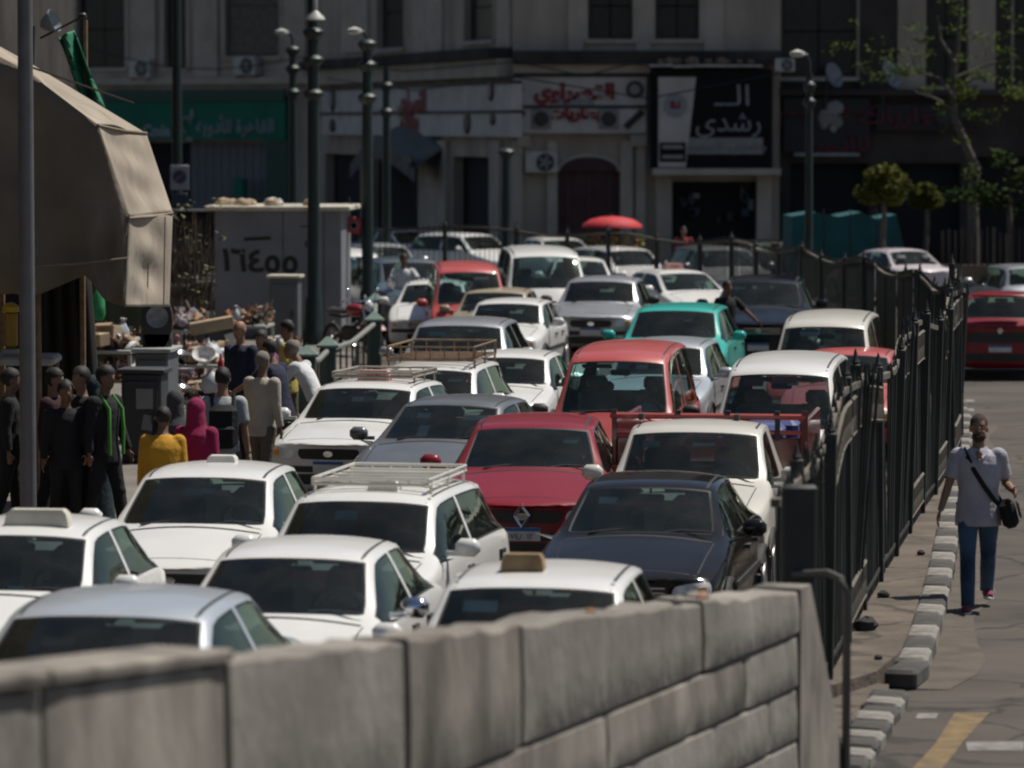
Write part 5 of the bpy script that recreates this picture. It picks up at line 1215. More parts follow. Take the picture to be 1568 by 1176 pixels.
def person(label, loc, face, shirt, legs, Ht=1.74, skin=M_SK, hair='short', sleeves='short', hairm=M_HAIR, legL=(8, 4), legR=(-8, 10), armL=(6, 12, 8), armR=(-6, 12, 8), lean=0, head_turn=0, bulk=1.0, voxel=.016, group=None, shoes=C_BLK, fingers=True, sit=False, z=0.0, detail=False, cat='person'):
    """arm = (swing forward, elbow bend, out), leg = (swing forward, knee bend), degrees; L is the person's own left (local +X), facing local -Y"""
    k = Ht / 1.75; root = empty('person', loc, face, label, cat, group)
    hipz = .92
    Z = Vector((0, 0, 1))
    ln = R(lean)
    def up(h, x=0, y=0):          # point of the trunk h above the hips, with the lean
        return Vector((x, y * math.cos(ln) - h * math.sin(ln), hipz + h * math.cos(ln) + y * math.sin(ln)))
    LEG = []
    for s, (a, kf) in ((1, legL), (-1, legR)):
        a, kf = R(a), R(kf); h = Vector((s * .092, 0, hipz - .02)); kn = h + Vector((s * .012, -math.sin(a), -math.cos(a))) * .43; an = kn + Vector((0, -math.sin(a - kf), -math.cos(a - kf))) * .41
        LEG.append((s, h, kn, an))
    if not sit:
        dz = .085 - min(l[3].z for l in LEG); hipz += dz; LEG = [(s, h + Z * dz, kn + Z * dz, an + Z * dz) for s, h, kn, an in LEG]
    ARM = []
    for s, (sw, el, out) in ((1, armL), (-1, armR)):
        sw, el, out = R(sw), R(el), R(out); sh = up(.50, s * .185); d = Vector((s * math.sin(out), -math.sin(sw) * math.cos(out), -math.cos(sw) * math.cos(out)))
        e = sh + d * .285; d2 = Matrix.Rotation(-el, 3, 'X') @ d
        w = e + d2 * .255; ARM.append((s, sh, e, w, d2))
    b = MB(); bk = bulk
    def ring(c, rx, ry, n=14): return [c + Vector((rx * math.cos(2 * math.pi * i / n), ry * math.sin(2 * math.pi * i / n), 0)) for i in range(n)]
    b.loft([ring(up(h), rx * bk, ry * bk) for h, rx, ry in ((-.10, .10, .08), (-.04, .155, .105), (.06, .15, .105), (.16, .135, .095), (.30, .155, .112), (.42, .165, .11), (.50, .135, .085), (.555, .07, .06))])
    hc = up(.735, 0, -.02); nk = up(.55)
    b.tube([nk, up(.62, 0, -.01), hc - Z * .02], [.062, .056, .055], 10)
    HT = Matrix.Rotation(R(head_turn), 3, 'Z')
    b.ell(hc + Z * .025, (.076, .094, .098), 16, 12); b.ell(hc + HT @ Vector((0, -.028, -.045)), (.060, .066, .072), 14, 10)
    b.ell(hc + HT @ Vector((0, -.062, -.098)), (.026, .022, .02), 8, 6)
    b.tube([hc + HT @ Vector((0, -.088, .022)), hc + HT @ Vector((0, -.112, -.026))], [.008, .017], 8)
    for s in (1, -1): b.ell(hc + HT @ Vector((s * .078, .008, -.005)), (.010, .020, .032), 8, 6); b.ell(hc + HT @ Vector((s * .030, -.082, .034)), (.022, .012, .009), 8, 5); b.ell(hc + HT @ Vector((s * .032, -.066, -.028)), (.022, .022, .02), 8, 6)
    b.ell(hc + HT @ Vector((0, -.091, -.056)), (.024, .011, .007), 8, 5); b.ell(hc + HT @ Vector((0, -.088, -.068)), (.020, .012, .007), 8, 5)
    for s, h, kn, an in LEG:
        b.tube([h + Z * .02, h.lerp(kn, .3), kn, kn.lerp(an, .35), an], [.088, .078, .055, .055, .038], 10); b.ell(kn, .055, 10, 7)
        b.tube([an, an + Vector((s * .01, -.02, -.05)), an + Vector((s * .02, -.15, -.065))], [.04, .042, .03], 8)
    for s, sh, e, w, d2 in ARM:
        b.ell(sh, .062, 10, 8); b.tube([sh, sh.lerp(e, .4), e, e.lerp(w, .3), w], [.054, .05, .040, .040, .028], 9); b.ell(e, .040, 8, 6)
        ac = Vector((s, 0, 0)) - d2 * d2.dot(Vector((s, 0, 0))); ac.normalize(); nr = d2.cross(ac)    # hand: palm plane holds d2 and nr
        fw = nr if nr.y < 0 else -nr
        pc = w + d2 * .05; m3 = Matrix((ac, fw, d2)).transposed(); b.ell(pc, (.018, .038, .052), 10, 7, m3)
        for fi, (o, L_) in enumerate(((.028, .068), (.010, .078), (-.009, .072), (-.026, .056))):
            p0 = pc + fw * o + d2 * .03; p1 = p0 + d2 * L_ * .55 - ac * .008 ; p2 = p1 + d2 * L_ * .4 - ac * .022; b.tube([p0, p1, p2], [.0095, .009, .007], 6); b.ell(p2, .0075, 6, 4)
        t0 = pc + fw * .028 - d2 * .015; t1 = t0 + fw * .028 + d2 * .022 - ac * .006; t2 = t1 + fw * .006 + d2 * .03 - ac * .01; b.tube([t0, t1, t2], [.013, .011, .008], 6); b.ell(t2, .008, 6, 4)
    S = Matrix.Diagonal((k, k, k, 1))
    def done(mb, nm, m, vx, it=3): 
        mb.xf(S); return link(nm, fuse(mb, nm, m, vx, it), root)
    done(b, 'body', skin, voxel if not detail else .0065, 3 if not detail else 2)
    # trousers
    t = MB()
    if legs:
        t.loft([ring(up(h), rx * bk, ry * bk) for h, rx, ry in ((-.12, .10, .09), (-.05, .160, .108), (.04, .150, .104), (.08, .14, .10))])
        for s, h, kn, an in LEG: t.tube([h + Z * .0, h.lerp(kn, .3), h.lerp(kn, .7), kn, kn.lerp(an, .4), an + Z * .0, an - Z * .03], [.104, .096, .08, .072, .07, .062, .064], 12); t.ell(kn + Vector((0, -.012, 0)), .07, 10, 7)
        done(t, 'trousers', legs, voxel * .95 if not detail else .010)
    if shoes:
        for s, h, kn, an in LEG:
            f = MB(); f.tube([an + Vector((0, .045, -.05)), an + Vector((s * .01, -.03, -.045)), an + Vector((s * .02, -.12, -.058)), an + Vector((s * .022, -.175, -.064))], [.040, .048, .042, .028], 10); f.v = [(x, y, max(zz, an.z - .088)) for x, y, zz in f.v]
            f.xf(S); sh_ = f.build('shoe', shoes, root, 60)
            if detail: so = MB(); so.loft([[Vector((an.x + s * .014 + rx * math.cos(2 * math.pi * i / 14), an.y - .065 + ry * math.sin(2 * math.pi * i / 14), zz)) for i in range(14)] for rx, ry, zz in ((.048, .135, an.z - .087), (.05, .138, an.z - .07), (.046, .132, an.z - .062))]); so.xf(S); so.build('sole', C_WHT, sh_, 40)
    # shirt
    t = MB(); hem = -.14
    t.loft([ring(up(h, 0, -.0), rx * bk, ry * bk, 18) for h, rx, ry in ((hem, .186, .142), (-.04, .184, .138), (.08, .168, .126), (.18, .160, .122), (.30, .176, .130), (.42, .190, .128), (.49, .175, .105), (.535, .10, .08), (.56, .072, .066))])
    for s, sh, e, w, d2 in ARM:
        t.ell(sh + Vector((-s * .01, 0, -.005)), (.080, .076, .072), 10, 8)
        if sleeves == 'short': t.tube([sh, sh.lerp(e, .45), sh.lerp(e, .78)], [.073, .070, .070], 12)
        else: t.tube([sh, sh.lerp(e, .5), e, e.lerp(w, .5), e.lerp(w, .97)], [.072, .066, .058, .052, .046], 12); t.ell(e, .058, 8, 6)
    if detail:
        for i in range(9):
            a = random.uniform(0, 6.28); h = random.uniform(-.1, .4); p = up(h, .165 * math.cos(a), .118 * math.sin(a)); t.tube([p + Vector((-.05, 0, -.03)), p, p + Vector((.05, 0, .035))], [.004, .012, .004], 6)
    done(t, 'shirt', shirt, voxel * .95 if not detail else .009, 2)
    # hair
    if hair in ('short', 'shaved', 'full'):
        hr = MB(); g_ = .005 if hair == 'shaved' else (.008 if hair == 'short' else .018)
        hr.ell(hc + Vector((0, .008, .035)), (.076 + g_, .094 + g_, .092 + g_), 18, 12); 
        keep = [];
        hr.v = [tuple(v) for v in hr.v]
        bmx = []
        fs = []
        for f in hr.f:
            c_ = sum((Vector(hr.v[i]) for i in f), Vector()) / len(f) - hc; c_ = HT.inverted() @ c_
            if c_.z > (.078 if c_.y < -.05 else (.035 if c_.y < .0 else -.045)) + .012 * math.sin(31 * c_.x + 17 * c_.y): fs.append(f)
        hr.f = fs; hr.v = [tuple(hc + (Vector(v) - hc) * (1 + random.uniform(-.035, .055))) for v in hr.v]; hr.xf(S); hr.build('hair', hairm, root, 80)
    if detail:
        for s in (1, -1):
            q = MB(); q.ell(hc + Vector((s * .030, -.0835, .018)), (.0125, .010, .0065), 10, 6); q.xf(S); ey = q.build('eye', M_EYEW, root, 80)
            q = MB(); q.ell(hc + Vector((s * .030, -.0915, .018)), (.0055, .003, .0055), 8, 5); q.xf(S); q.build('iris', M_EYE, ey, 80)
            q = MB(); q.tube([hc + Vector((s * .012, -.099, .036)), hc + Vector((s * .032, -.097, .043)), hc + Vector((s * .052, -.083, .036))], [.004, .006, .003], 6); q.xf(S); q.build('eyebrow', M_HAIR, root, 80)
        q = MB(); q.ell(hc + Vector((0, -.040, -.066)), (.064, .068, .058), 16, 12); q.f = [f for f in q.f if (lambda c_: c_.y < -.03 and (c_.z < -.078 or (abs(c_.x) > .034 and c_.z < -.04) or -.05 < c_.z < -.042))(sum((Vector(q.v[i]) for i in f), Vector()) / len(f) - hc)]; q.xf(S); q.build('beard', mat('stubble', (.045, .027, .02), .9), root, 80)
        for s in (1, -1): q = MB(); q.loft([[up(.548) + Vector((s * .002, -.075, 0)) , up(.548) + Vector((s * .07, -.03, .03)), up(.52) + Vector((s * .075, -.085, 0)), up(.47) + Vector((s * .03, -.138, 0))], [up(.548) + Vector((s * .002, -.085, 0)), up(.548) + Vector((s * .078, -.035, .03)), up(.52) + Vector((s * .08, -.097, 0)), up(.47) + Vector((s * .03, -.150, 0))]]); q.xf(S); q.build('collar', shirt, root, 40)
        q = MB(); q.ell(up(.500, 0, -.112), (.036, .02, .05), 12, 8); q.xf(S); q.build('neck_opening', skin, root, 80)
        q = MB(); q.rbox(up(.36, 0, -.137), (.03, .012, .22), .004); q.xf(S); q.build('placket', C_LGR, root, 40)
    return root, k, up, ARM, hc
def hijab(root, k, up, hc, m, long=.2):
    q = MB(); q.ell(hc + Vector((0, .012, .015)), (.098, .118, .125), 16, 10); q.tube([hc - Vector((0, -.02, .04)), up(.56), up(.46)], [.10, .115, .17], 14); q.loft([[up(h) + Vector((rx * math.cos(2 * math.pi * i / 16), ry * math.sin(2 * math.pi * i / 16), 0)) for i in range(16)] for h, rx, ry in ((long, .24, .18), (.35, .235, .17), (.48, .20, .14), (.56, .12, .10))])
    q.xf(Matrix.Diagonal((k, k, k, 1))); link('head_scarf', fuse(q, 'head_scarf', m, .016, 3), root)
    q = MB(); q.loft([[up(h) + Vector((rx * math.cos(2 * math.pi * i / 16), ry * math.sin(2 * math.pi * i / 16), 0)) for i in range(16)] for h, rx, ry in ((-.80, .27, .24), (-.3, .23, .19), (0, .205, .165), (.25, .20, .15), (.4, .19, .13))]); q.xf(Matrix.Diagonal((k, k, k, 1))); q.build('robe', m, root, 80)
def head_place(px, py, Ht=1.74, z=0.0): w = at(px, py, Ht + z); return (w.x, w.y, z)
# --- the man walking on the right
w = at(1499, 936, 0)
man, k, up, ARM, hc = person('man in a grey lilac shirt and jeans walking towards us along the kerb', (w.x, w.y + .12, 0), R(-4), C_GREY, C_JEAN, 1.80, mat('skin_walker', (.25, .135, .085), .55, var=.12, scale=9), 'shaved', hairm=mat('hair_cropped', (.040, .025, .018), .9), legR=(20, 5), legL=(-16, 24), armR=(6, 16, 17), armL=(-20, 98, 13), detail=True, shoes=cloth('shoe_red', (.16, .025, .05)), bulk=1.13)
bag = empty('shoulder_bag', man.location, man.rotation_euler.z, 'black shoulder bag hanging by a strap from the walking man', 'bag')
q = MB(); q.rbox((0, 0, 0), (.15, .30, .26), .04); q.xf(Matrix.Translation(Vector((.27, -.06, .88)) * k) @ Matrix.Rotation(R(-14), 4, 'Y')); q.build('pouch', C_BLK, bag)
q = MB(); q.rbox((.0, 0, 0), (.02, .28, .15), .01); q.xf(Matrix.Translation(Vector((.36, -.06, .92)) * k) @ Matrix.Rotation(R(-14), 4, 'Y')); q.build('flap', C_DGR, bag)
def band(pts, wd=.022, th=.006):
    q = MB(); rings = []
    for i, p in enumerate(pts):
        p = Vector(p); t_ = (Vector(pts[min(i + 1, len(pts) - 1)]) - Vector(pts[max(i - 1, 0)])).normalized(); n_ = Vector((p.x * .5, p.y, 0)).normalized(); s_ = t_.cross(n_).normalized()
        rings.append([p - s_ * wd + n_ * th, p + s_ * wd + n_ * th, p + s_ * wd - n_ * th, p - s_ * wd - n_ * th])
    q.loft(rings); return q
hz = up(0).z
q = band([Vector(v) * k for v in ((-.125, .02, hz + .545), (-.105, -.10, hz + .49), (-.04, -.142, hz + .36), (.05, -.150, hz + .22), (.14, -.13, hz + .10), (.215, -.07, hz + .02), (.25, .0, hz + .02), (.16, .12, hz + .14), (.0, .14, hz + .34), (-.10, .11, hz + .49), (-.125, .02, hz + .548))]); q.build('strap', C_BLK, bag, 60)
# --- people on the left
PP = 'people among the street stalls'
def bp(px, py, Ht=1.72): return head_place(px, py, Ht, .14)
person('person in a bright yellow shirt seen from behind beside the white sedan', bp(247, 642, 1.50), R(175), C_YEL, C_DGR, 1.58, M_SKD, 'short', sleeves='long', lean=10, bulk=1.22, group=PP)
p_, k, up, ARM, hc = person('person in a magenta head scarf and robe, seen from behind', bp(300, 617, 1.62), R(160), C_MAG, None, 1.62, M_SK, 'none', sleeves='long', group=PP, shoes=None); hijab(p_, k, up, hc, C_MAG, .0)
p_, k, up, ARM, hc = person('person in a black head scarf between the yellow shirt and the magenta robe', bp(268, 604, 1.62), R(170), C_BLK, None, 1.62, M_SK, 'none', sleeves='long', group=PP, shoes=None); hijab(p_, k, up, hc, C_DGR, .1)
p_, k, up, ARM, hc = person('person in a light grey shirt with a black backpack', bp(341, 570, 1.76), R(185), C_LGR, C_KHK, 1.76, M_SK, 'short', group=PP)
bk = empty('backpack', p_.location, p_.rotation_euler.z, 'black backpack worn over the light grey shirt', 'bag'); q = MB(); q.rbox((0, .20, 1.20), (.30, .17, .46), .06); q.rbox((0, .30, 1.10), (.24, .06, .22), .03); q.build('pack', C_BLK, bk)
for s in (1, -1): q = MB(); q.tube([(s * .11, .14, 1.40), (s * .12, .02, 1.53), (s * .12, -.14, 1.40), (s * .13, -.12, 1.16), (s * .12, .12, 1.02)], .016, 6); q.build('strap', C_BLK, bk)
person('elderly person in a beige long shirt standing by the taxi bonnet', bp(401, 545, 1.70), R(150), C_BEI, C_KHK, 1.70, M_SKD, 'short', sleeves='long', hairm=M_HAIRG, armL=(20, 20, 10), group=PP)
person('bald man in dark navy shirt in front of the kiosk', bp(369, 497, 1.80), R(-35), C_NVY, C_BLK, 1.80, M_SK, 'none', sleeves='long', group=PP, bulk=1.12)
person('person in a navy shirt bending over the stall goods', bp(432, 524, 1.70), R(-120), C_NVY, C_KHK, 1.70, M_SK, 'short', lean=14, armL=(50, 10, 8), armR=(45, 20, 8), group=PP)
person('person in a pale yellow shirt near the thick lamp post', bp(441, 496, 1.70), R(-100), C_PYEL, C_KHK, 1.70, M_SKD, 'short', group=PP)
person('grey haired man in a white shirt stooping beside the taxi', bp(486, 546, 1.46), R(-110), C_WHT, C_DGR, 1.70, M_SKD, 'short', hairm=M_HAIRG, lean=28, armL=(40, 20, 8), armR=(50, 20, 8), group=PP)
p_, k, up, ARM, hc = person('officer in clothes darkened for shade, with green reflective braces under the tent', bp(160, 566, 1.78), R(58), C_BLK, C_BLK, 1.78, M_SKD, 'full', sleeves='long', group=PP, legL=(14, 4), legR=(-10, 12));  # tent group: deep shade is put into their near-black clothes
for s in (1, -1): q = MB(); hz = up(0).z; q.tube([(s * .11, -.150, hz - .05), (s * .12, -.152, hz + .2), (s * .11, -.142, hz + .42), (s * .10, -.02, hz + .56)], .02, 6); q.xf(Matrix.Diagonal((k, k, k, 1))); q.build('reflective_brace', C_HIV, p_)
person('person in clothes darkened for shade, with a grey scarf standing under the tent', bp(126, 570, 1.74), R(-50), C_BLK, C_BLK, 1.74, M_SK, 'full', sleeves='long', group=PP)
person('person in clothes darkened for shade, with a red sleeve behind the grey pole', bp(82, 572, 1.70), R(70), cloth('shaded_maroon', (.035, .008, .010)), C_BLK, 1.70, M_SK, 'full', sleeves='long', armL=(40, 40, 10), group=PP)  # red shirt darkened to maroon, with the tent's shade in its colour
person('person in grey clothes darkened for shade at the left edge under the tent', bp(14, 578, 1.66), R(95), C_BLK, C_BLK, 1.70, M_SKD, 'full', sleeves='long', group=PP)
person('person in purple and pink clothes among the stall goods', bp(400, 512, 1.62), R(-20), C_PUR, C_DGR, 1.62, M_SK, 'full', sleeves='short', group=PP)
person('man in black reaching out an arm beside the black car', head_place(1113, 434, 1.70), R(30), C_BLK, C_BLK, 1.70, M_SKD, 'short', sleeves='short', armL=(20, 4, 42), group=PP)
person('small figure in white and red near the far parasol', head_place(1047, 350, 1.70), R(0), C_RED, C_DGR, 1.70, M_SK, 'short', group=PP)
# --- motorcycles
M_MOTO = mat('moto_red', (.22, .02, .025), .3, coat=.5)
def motorbike(loc, rz, label, m=M_MOTO):
    o = empty('motorcycle', loc, rz, label, 'motorcycle', 'motorcycles in the street')
    for yy, nm in ((-.62, 'front_wheel'), (.62, 'rear_wheel')):
        q = MB(); n = 20; q.tube([(0, yy + .26 * math.cos(2 * math.pi * i / n), .30 + .26 * math.sin(2 * math.pi * i / n)) for i in range(n + 1)], .045, 7, False); wh = q.build(nm, M_TYRE, o)
        q = MB(); q.cyl((-.06, yy, .3), (.06, yy, .3), .06, n=10); 
        for i in range(5): a = i * 1.257; q.cyl((0, yy, .3), (0, yy + .24 * math.cos(a), .3 + .24 * math.sin(a)), .012, n=5)
        q.build('rim', M_RIM, wh)
    q = MB(); q.tube([(0, -.45, .95), (0, -.2, .62), (0, .2, .42), (0, .62, .32)], .035, 6); q.tube([(0, -.2, .8), (0, .3, .72), (0, .7, .75)], .03, 6); q.rbox((0, .05, .42), (.26, .38, .3), .05); q.build('frame', M_BLK, o)
    q = MB(); q.ell((0, -.08, .86), (.14, .26, .13), 14, 9); q.build('tank', m, o, 60)
    q = MB(); q.rbox((0, .42, .84), (.24, .62, .10), .04); q.build('saddle', M_BLK, o)
    for s in (1, -1): q = MB(); q.cyl((s * .08, -.62, .30), (s * .09, -.40, .98), .022, n=7); q.build('fork', M_CHR, o)
    q = MB(); q.tube([(-.36, -.26, 1.08), (-.2, -.38, 1.04), (.2, -.38, 1.04), (.36, -.26, 1.08)], .016, 6); q.build('handlebar', M_CHR, o)
    q = MB(); q.ell((0, -.50, .95), (.10, .07, .10), 12, 8); q.build('headlight', M_LAMP, o, 60)
    q = MB(); q.grid(lambda u, v: (-.09 + .18 * u, -.62 + .36 * math.cos(math.pi * (.2 + .75 * v)) * -1, .3 + .36 * math.sin(math.pi * (.2 + .75 * v))), 2, 8); q.build('mudguard', m, o)
    for s in (1, -1): q = MB(); q.cyl((s * .26, -.32, 1.06), (s * .34, -.32, 1.22), .008, n=5); q.ell((s * .35, -.33, 1.24), (.06, .015, .04), 8, 5); q.build('mirror', M_CHR, o)
    return o
mp = at(617, 400, 1.62); motorbike((mp.x, mp.y - .1, 0), R(12), 'red motorcycle carrying the white shirted rider past the lamp post')
person('motorcyclist in a white shirt riding towards us past the lamp post', (mp.x, mp.y + .12, 0), R(12), C_WHT, C_DGR, 1.76, M_SKD, 'full', sit=True, legL=(72, 78), legR=(72, 78), armL=(42, 22, 22), armR=(42, 22, 22), lean=6, z=0).__getitem__(0).location.z = -.02
motorbike(at(312, 470, .1) * 1 if False else Vector((*wp(300, 420, 92).xy, .14)), R(70), 'parked motorcycle glinting in the sun between tent and kiosk', M_BLK)
motorbike(Vector((*wp(322, 430, 97).xy, .14)), R(100), 'second parked motorcycle beside the kiosk wall, behind the glinting one', M_BLK)
motorbike(Vector((*wp(540, 500, 80).xy, .14)), R(40), 'parked motorcycle with chrome parts in front of the green lamp post', M_MOTO)

# ---------------------------------------------------------------- tent, kiosk, stalls
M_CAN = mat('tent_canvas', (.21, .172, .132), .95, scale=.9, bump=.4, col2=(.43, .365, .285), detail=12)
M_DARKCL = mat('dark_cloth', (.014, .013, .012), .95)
tent = empty('canvas_tent', (0, 0, 0), 0, 'big tan canvas market tent with sunlit right side', 'tent')
YN, YF = 47.0, 50.0
near = [(-120, 20), (45, 112), (148, 190), (196, 332), (190, 470)]
farp = [(-120, 5), (45, 96), (222, 203), (263, 325), (258, 470)]
NP = [wp(x, y, YN) for x, y in near]; FP = [wp(x, y, YF) for x, y in farp]
def canvas(A, B, name, nu=26, nv=18, sag=.05, th=.012):
    a0, a1, b0, b1 = A[0], A[1], B[0], B[1]; rr = random.Random(name)
    ph = rr.uniform(0, 6)
    def P_(u, v):
        p = (a0 * (1 - u) + a1 * u) * (1 - v) + (b0 * (1 - u) + b1 * u) * v; n_ = (a1 - a0).cross(b0 - a0).normalized()
        return p + n_ * (sag * math.sin(math.pi * u) * math.sin(math.pi * v) + (.03 * math.sin(7 * u + ph + 3 * v) + .018 * math.sin(15 * u - 5 * v + ph)) * math.sin(math.pi * v))
    q = MB(); q.grid(P_, nu, nv); o = q.build(name, M_CAN, tent, 60); md = o.modifiers.new('t', 'SOLIDIFY'); md.thickness = th
for i, nm in ((1, 'roof_panel'), (2, 'side_panel'), (3, 'skirt_panel')): canvas((NP[i], NP[i + 1]), (FP[i], FP[i + 1]), nm, sag=-.03 if i == 3 else -.06)
canvas((NP[0], NP[1]), (FP[0], FP[1]), 'roof_panel', sag=-.05)
M_CANF = mat('tent_front_shaded', (.13, .105, .078), .95, scale=1.4, bump=.4, col2=(.20, .165, .125), detail=9)  # darker copy of the canvas: the shade on the tent's front is in its colour
# front cloth: hangs from the near gable, drawn up over the dark inside
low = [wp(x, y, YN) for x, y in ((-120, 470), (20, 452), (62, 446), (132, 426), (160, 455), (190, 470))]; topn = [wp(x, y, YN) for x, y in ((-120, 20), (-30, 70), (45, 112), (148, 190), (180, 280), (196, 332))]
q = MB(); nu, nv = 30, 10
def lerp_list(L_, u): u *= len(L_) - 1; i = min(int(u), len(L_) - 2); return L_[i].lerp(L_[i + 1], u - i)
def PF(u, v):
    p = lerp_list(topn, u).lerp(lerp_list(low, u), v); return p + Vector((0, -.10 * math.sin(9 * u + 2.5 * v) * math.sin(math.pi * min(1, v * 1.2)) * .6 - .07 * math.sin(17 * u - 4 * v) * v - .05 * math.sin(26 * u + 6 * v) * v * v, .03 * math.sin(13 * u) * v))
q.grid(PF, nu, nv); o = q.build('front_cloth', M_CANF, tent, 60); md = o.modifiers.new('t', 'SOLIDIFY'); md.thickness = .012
for pts in (((150, 192), (224, 204)), ((197, 334), (264, 326))): a, b = wp(*pts[0], YN - .02), wp(*pts[1], YF - .02); q = MB(); q.tube([a, a.lerp(b, .5) - Vector((0, 0, .015)), b], .018, 6); q.build('seam_rope', mat('rope', (.20, .16, .11), .9), tent)
q = MB(); a = wp(30, 408, YN - .1); b = wp(196, 395, YN - .1); q.tube([a, a.lerp(b, .5) - Vector((0, .04, .02)), b], .014, 5); q.build('guy_rope', MATS['rope'], tent)
for px in (225, 250): a, b = wp(px - 0, 332, 48.6), wp(px - 2, 468, 48.6); q = MB(); q.cyl(a + Vector((.02, 0, 0)), b + Vector((.02, 0, 0)), .008, n=4); q.build('skirt_seam', MATS['rope'], tent)
q = MB(); a = wp(40, 100, 49); b = wp(205, 158, 49); q.cyl(a, b, .014, n=6); q.build('ridge_pole', M_BDK, tent)
for px, y, Yy in ((60, 700, 47.3), (128, 700, 50.2), (5, 700, 50)): p = wp(px, y, Yy); q = MB(); q.cyl((p.x, p.y, .14), (p.x, p.y, 3.0), .035, n=8); q.build('tent_pole', M_WOOD, tent)
# dark cloths and shop mass behind the tent
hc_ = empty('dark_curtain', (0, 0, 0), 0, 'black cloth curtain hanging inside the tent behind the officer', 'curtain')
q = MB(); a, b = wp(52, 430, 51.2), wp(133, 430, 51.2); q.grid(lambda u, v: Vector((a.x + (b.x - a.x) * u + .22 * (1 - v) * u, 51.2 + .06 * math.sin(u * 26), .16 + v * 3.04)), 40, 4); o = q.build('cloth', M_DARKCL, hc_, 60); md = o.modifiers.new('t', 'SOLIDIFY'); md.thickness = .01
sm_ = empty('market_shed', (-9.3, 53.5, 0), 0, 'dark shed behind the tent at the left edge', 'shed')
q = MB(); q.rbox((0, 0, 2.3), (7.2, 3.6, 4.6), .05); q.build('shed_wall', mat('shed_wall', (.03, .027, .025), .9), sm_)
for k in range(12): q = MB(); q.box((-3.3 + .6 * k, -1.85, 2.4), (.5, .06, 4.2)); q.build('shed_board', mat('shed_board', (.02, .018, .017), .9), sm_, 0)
# green netting and dish above the tent
nt_ = empty('green_netting', (0, 0, 0), 0, 'green netting draped over a pole behind the tent roof', 'netting')
q = MB(); pts = [wp(88, 58, 53), wp(112, 46, 53), wp(120, 60, 53), wp(160, 165, 53), wp(130, 160, 53), wp(108, 105, 53)]
def PN(u, v):
    a = pts[0].lerp(pts[5], u).lerp(pts[4], max(0, u - .5) * 2) if u > .5 else pts[0].lerp(pts[5], u * 2); b = pts[1].lerp(pts[2], u * 3) if u < .33 else pts[2].lerp(pts[3], (u - .33) / .67)
    return a.lerp(b, v) + Vector((0, .12 * math.sin(8 * v + 5 * u), 0))
q.grid(PN, 14, 8); o = q.build('net', mat('net_green', (.02, .16, .085), .7, var=.3, scale=3), nt_, 60); md = o.modifiers.new('t', 'SOLIDIFY'); md.thickness = .01
q = MB(); a = wp(122, 30, 53); q.cyl((a.x + .06, 53.1, .14), (a.x + .06, 53.1, a.z), .03, n=6); q.build('pole', M_WOOD, nt_)
p = wp(60, 55, 52); dish(62, 40, 53, .15, R(70), 'small white dish above the tent beside the grey pole')
# kiosk
M_KSK = mat('kiosk_metal', (.16, .165, .18), .6, scale=1.3, bump=.15, col2=(.22, .225, .24), detail=8)
ky = 86.5; a, b = wp(332, 430, ky), wp(528, 430, ky); kx = (a.x + b.x) / 2; kw_ = b.x - a.x; kt = wp(430, 325, ky).z
ko = empty('kiosk', (kx, ky + 1.1, .14), R(-3), 'grey metal kiosk with black spray painted digits', 'kiosk')
for i, (x0, x1) in enumerate(((-.5, .04), (.04, .36), (.36, .5))): q = MB(); q.rbox(((x0 + x1) / 2 * kw_, -1.08, kt / 2 - .05), ((x1 - x0) * kw_ - .012, .05, kt - .12), .01); q.build('kiosk_panel', M_KSK, ko)
q = MB(); q.rbox((0, .0, kt / 2 - .06), (kw_ - .02, 2.08, kt - .12), .01); q.build('kiosk_body', M_KSK, ko)
q = MB(); q.rbox((0, 0, kt - .06), (kw_ + .36, 2.5, .10), .02); q.build('kiosk_roof', mat('kiosk_roof', (.52, .48, .40), .8, var=.2, scale=3), ko)
GR = text('spray_digits', '\u0661\u0666\u0664\u0665\u0665', .62, M_INK, Matrix.Translation((-.36, -1.112, 1.55)) @ UPRIGHT @ Matrix.Rotation(R(-2), 4, 'Z'), ko, .002, .022, 1.1)
q = MB(); q.box((-.42, -1.112, 2.03), (.55, .004, .07), M=Matrix.Rotation(R(-3), 4, 'Y')); q.build('spray_stroke', M_INK, ko, 0)
text('spray_letter', 'e', .34, mat('faded_ink', (.05, .055, .09), .8), Matrix.Translation((.62, -1.112, 1.95)) @ UPRIGHT, ko, .002, .005)
q = MB(); q.box((.62, -1.112, 2.28), (.30, .004, .035)); q.build('spray_stroke', MATS['faded_ink'], ko, 0)
rubm = mat('roof_rubbish', (.42, .32, .22), .9, var=.5, scale=9)
for k in range(12): q = MB(); s = random.uniform(.05, .13); q.ell((random.uniform(-.5, .35) * kw_, random.uniform(-1.1, -.2), kt + .03), (s * 1.8, s * 1.2, s), 7, 4); q.build('roof_rubbish', rubm if k % 3 else M_PAPER, ko, 20)
rs = empty('red_hanging_sign', wp(542, 345, 88), 0, 'small red board hung behind the corner of the kiosk', 'sign'); q = MB(); q.rbox((0, 0, 0), (.30, .04, .34), .02, M=Matrix.Rotation(R(14), 4, 'Y')); q.build('board', mat('sign_bright_red', (.40, .04, .04), .6), rs); q = MB(); q.lathe([(.09, 0), (.06, .01), (.06, 0)], n=14); q.xf(Matrix.Translation((0, -.03, 0)) @ Matrix.Rotation(math.pi / 2, 4, 'X')); q.build('ring_mark', M_LETD, rs); q = MB(); q.cyl((0, 0, .16), (-.1, 0, .6), .01, n=4); q.build('hanger', M_EMB, rs)
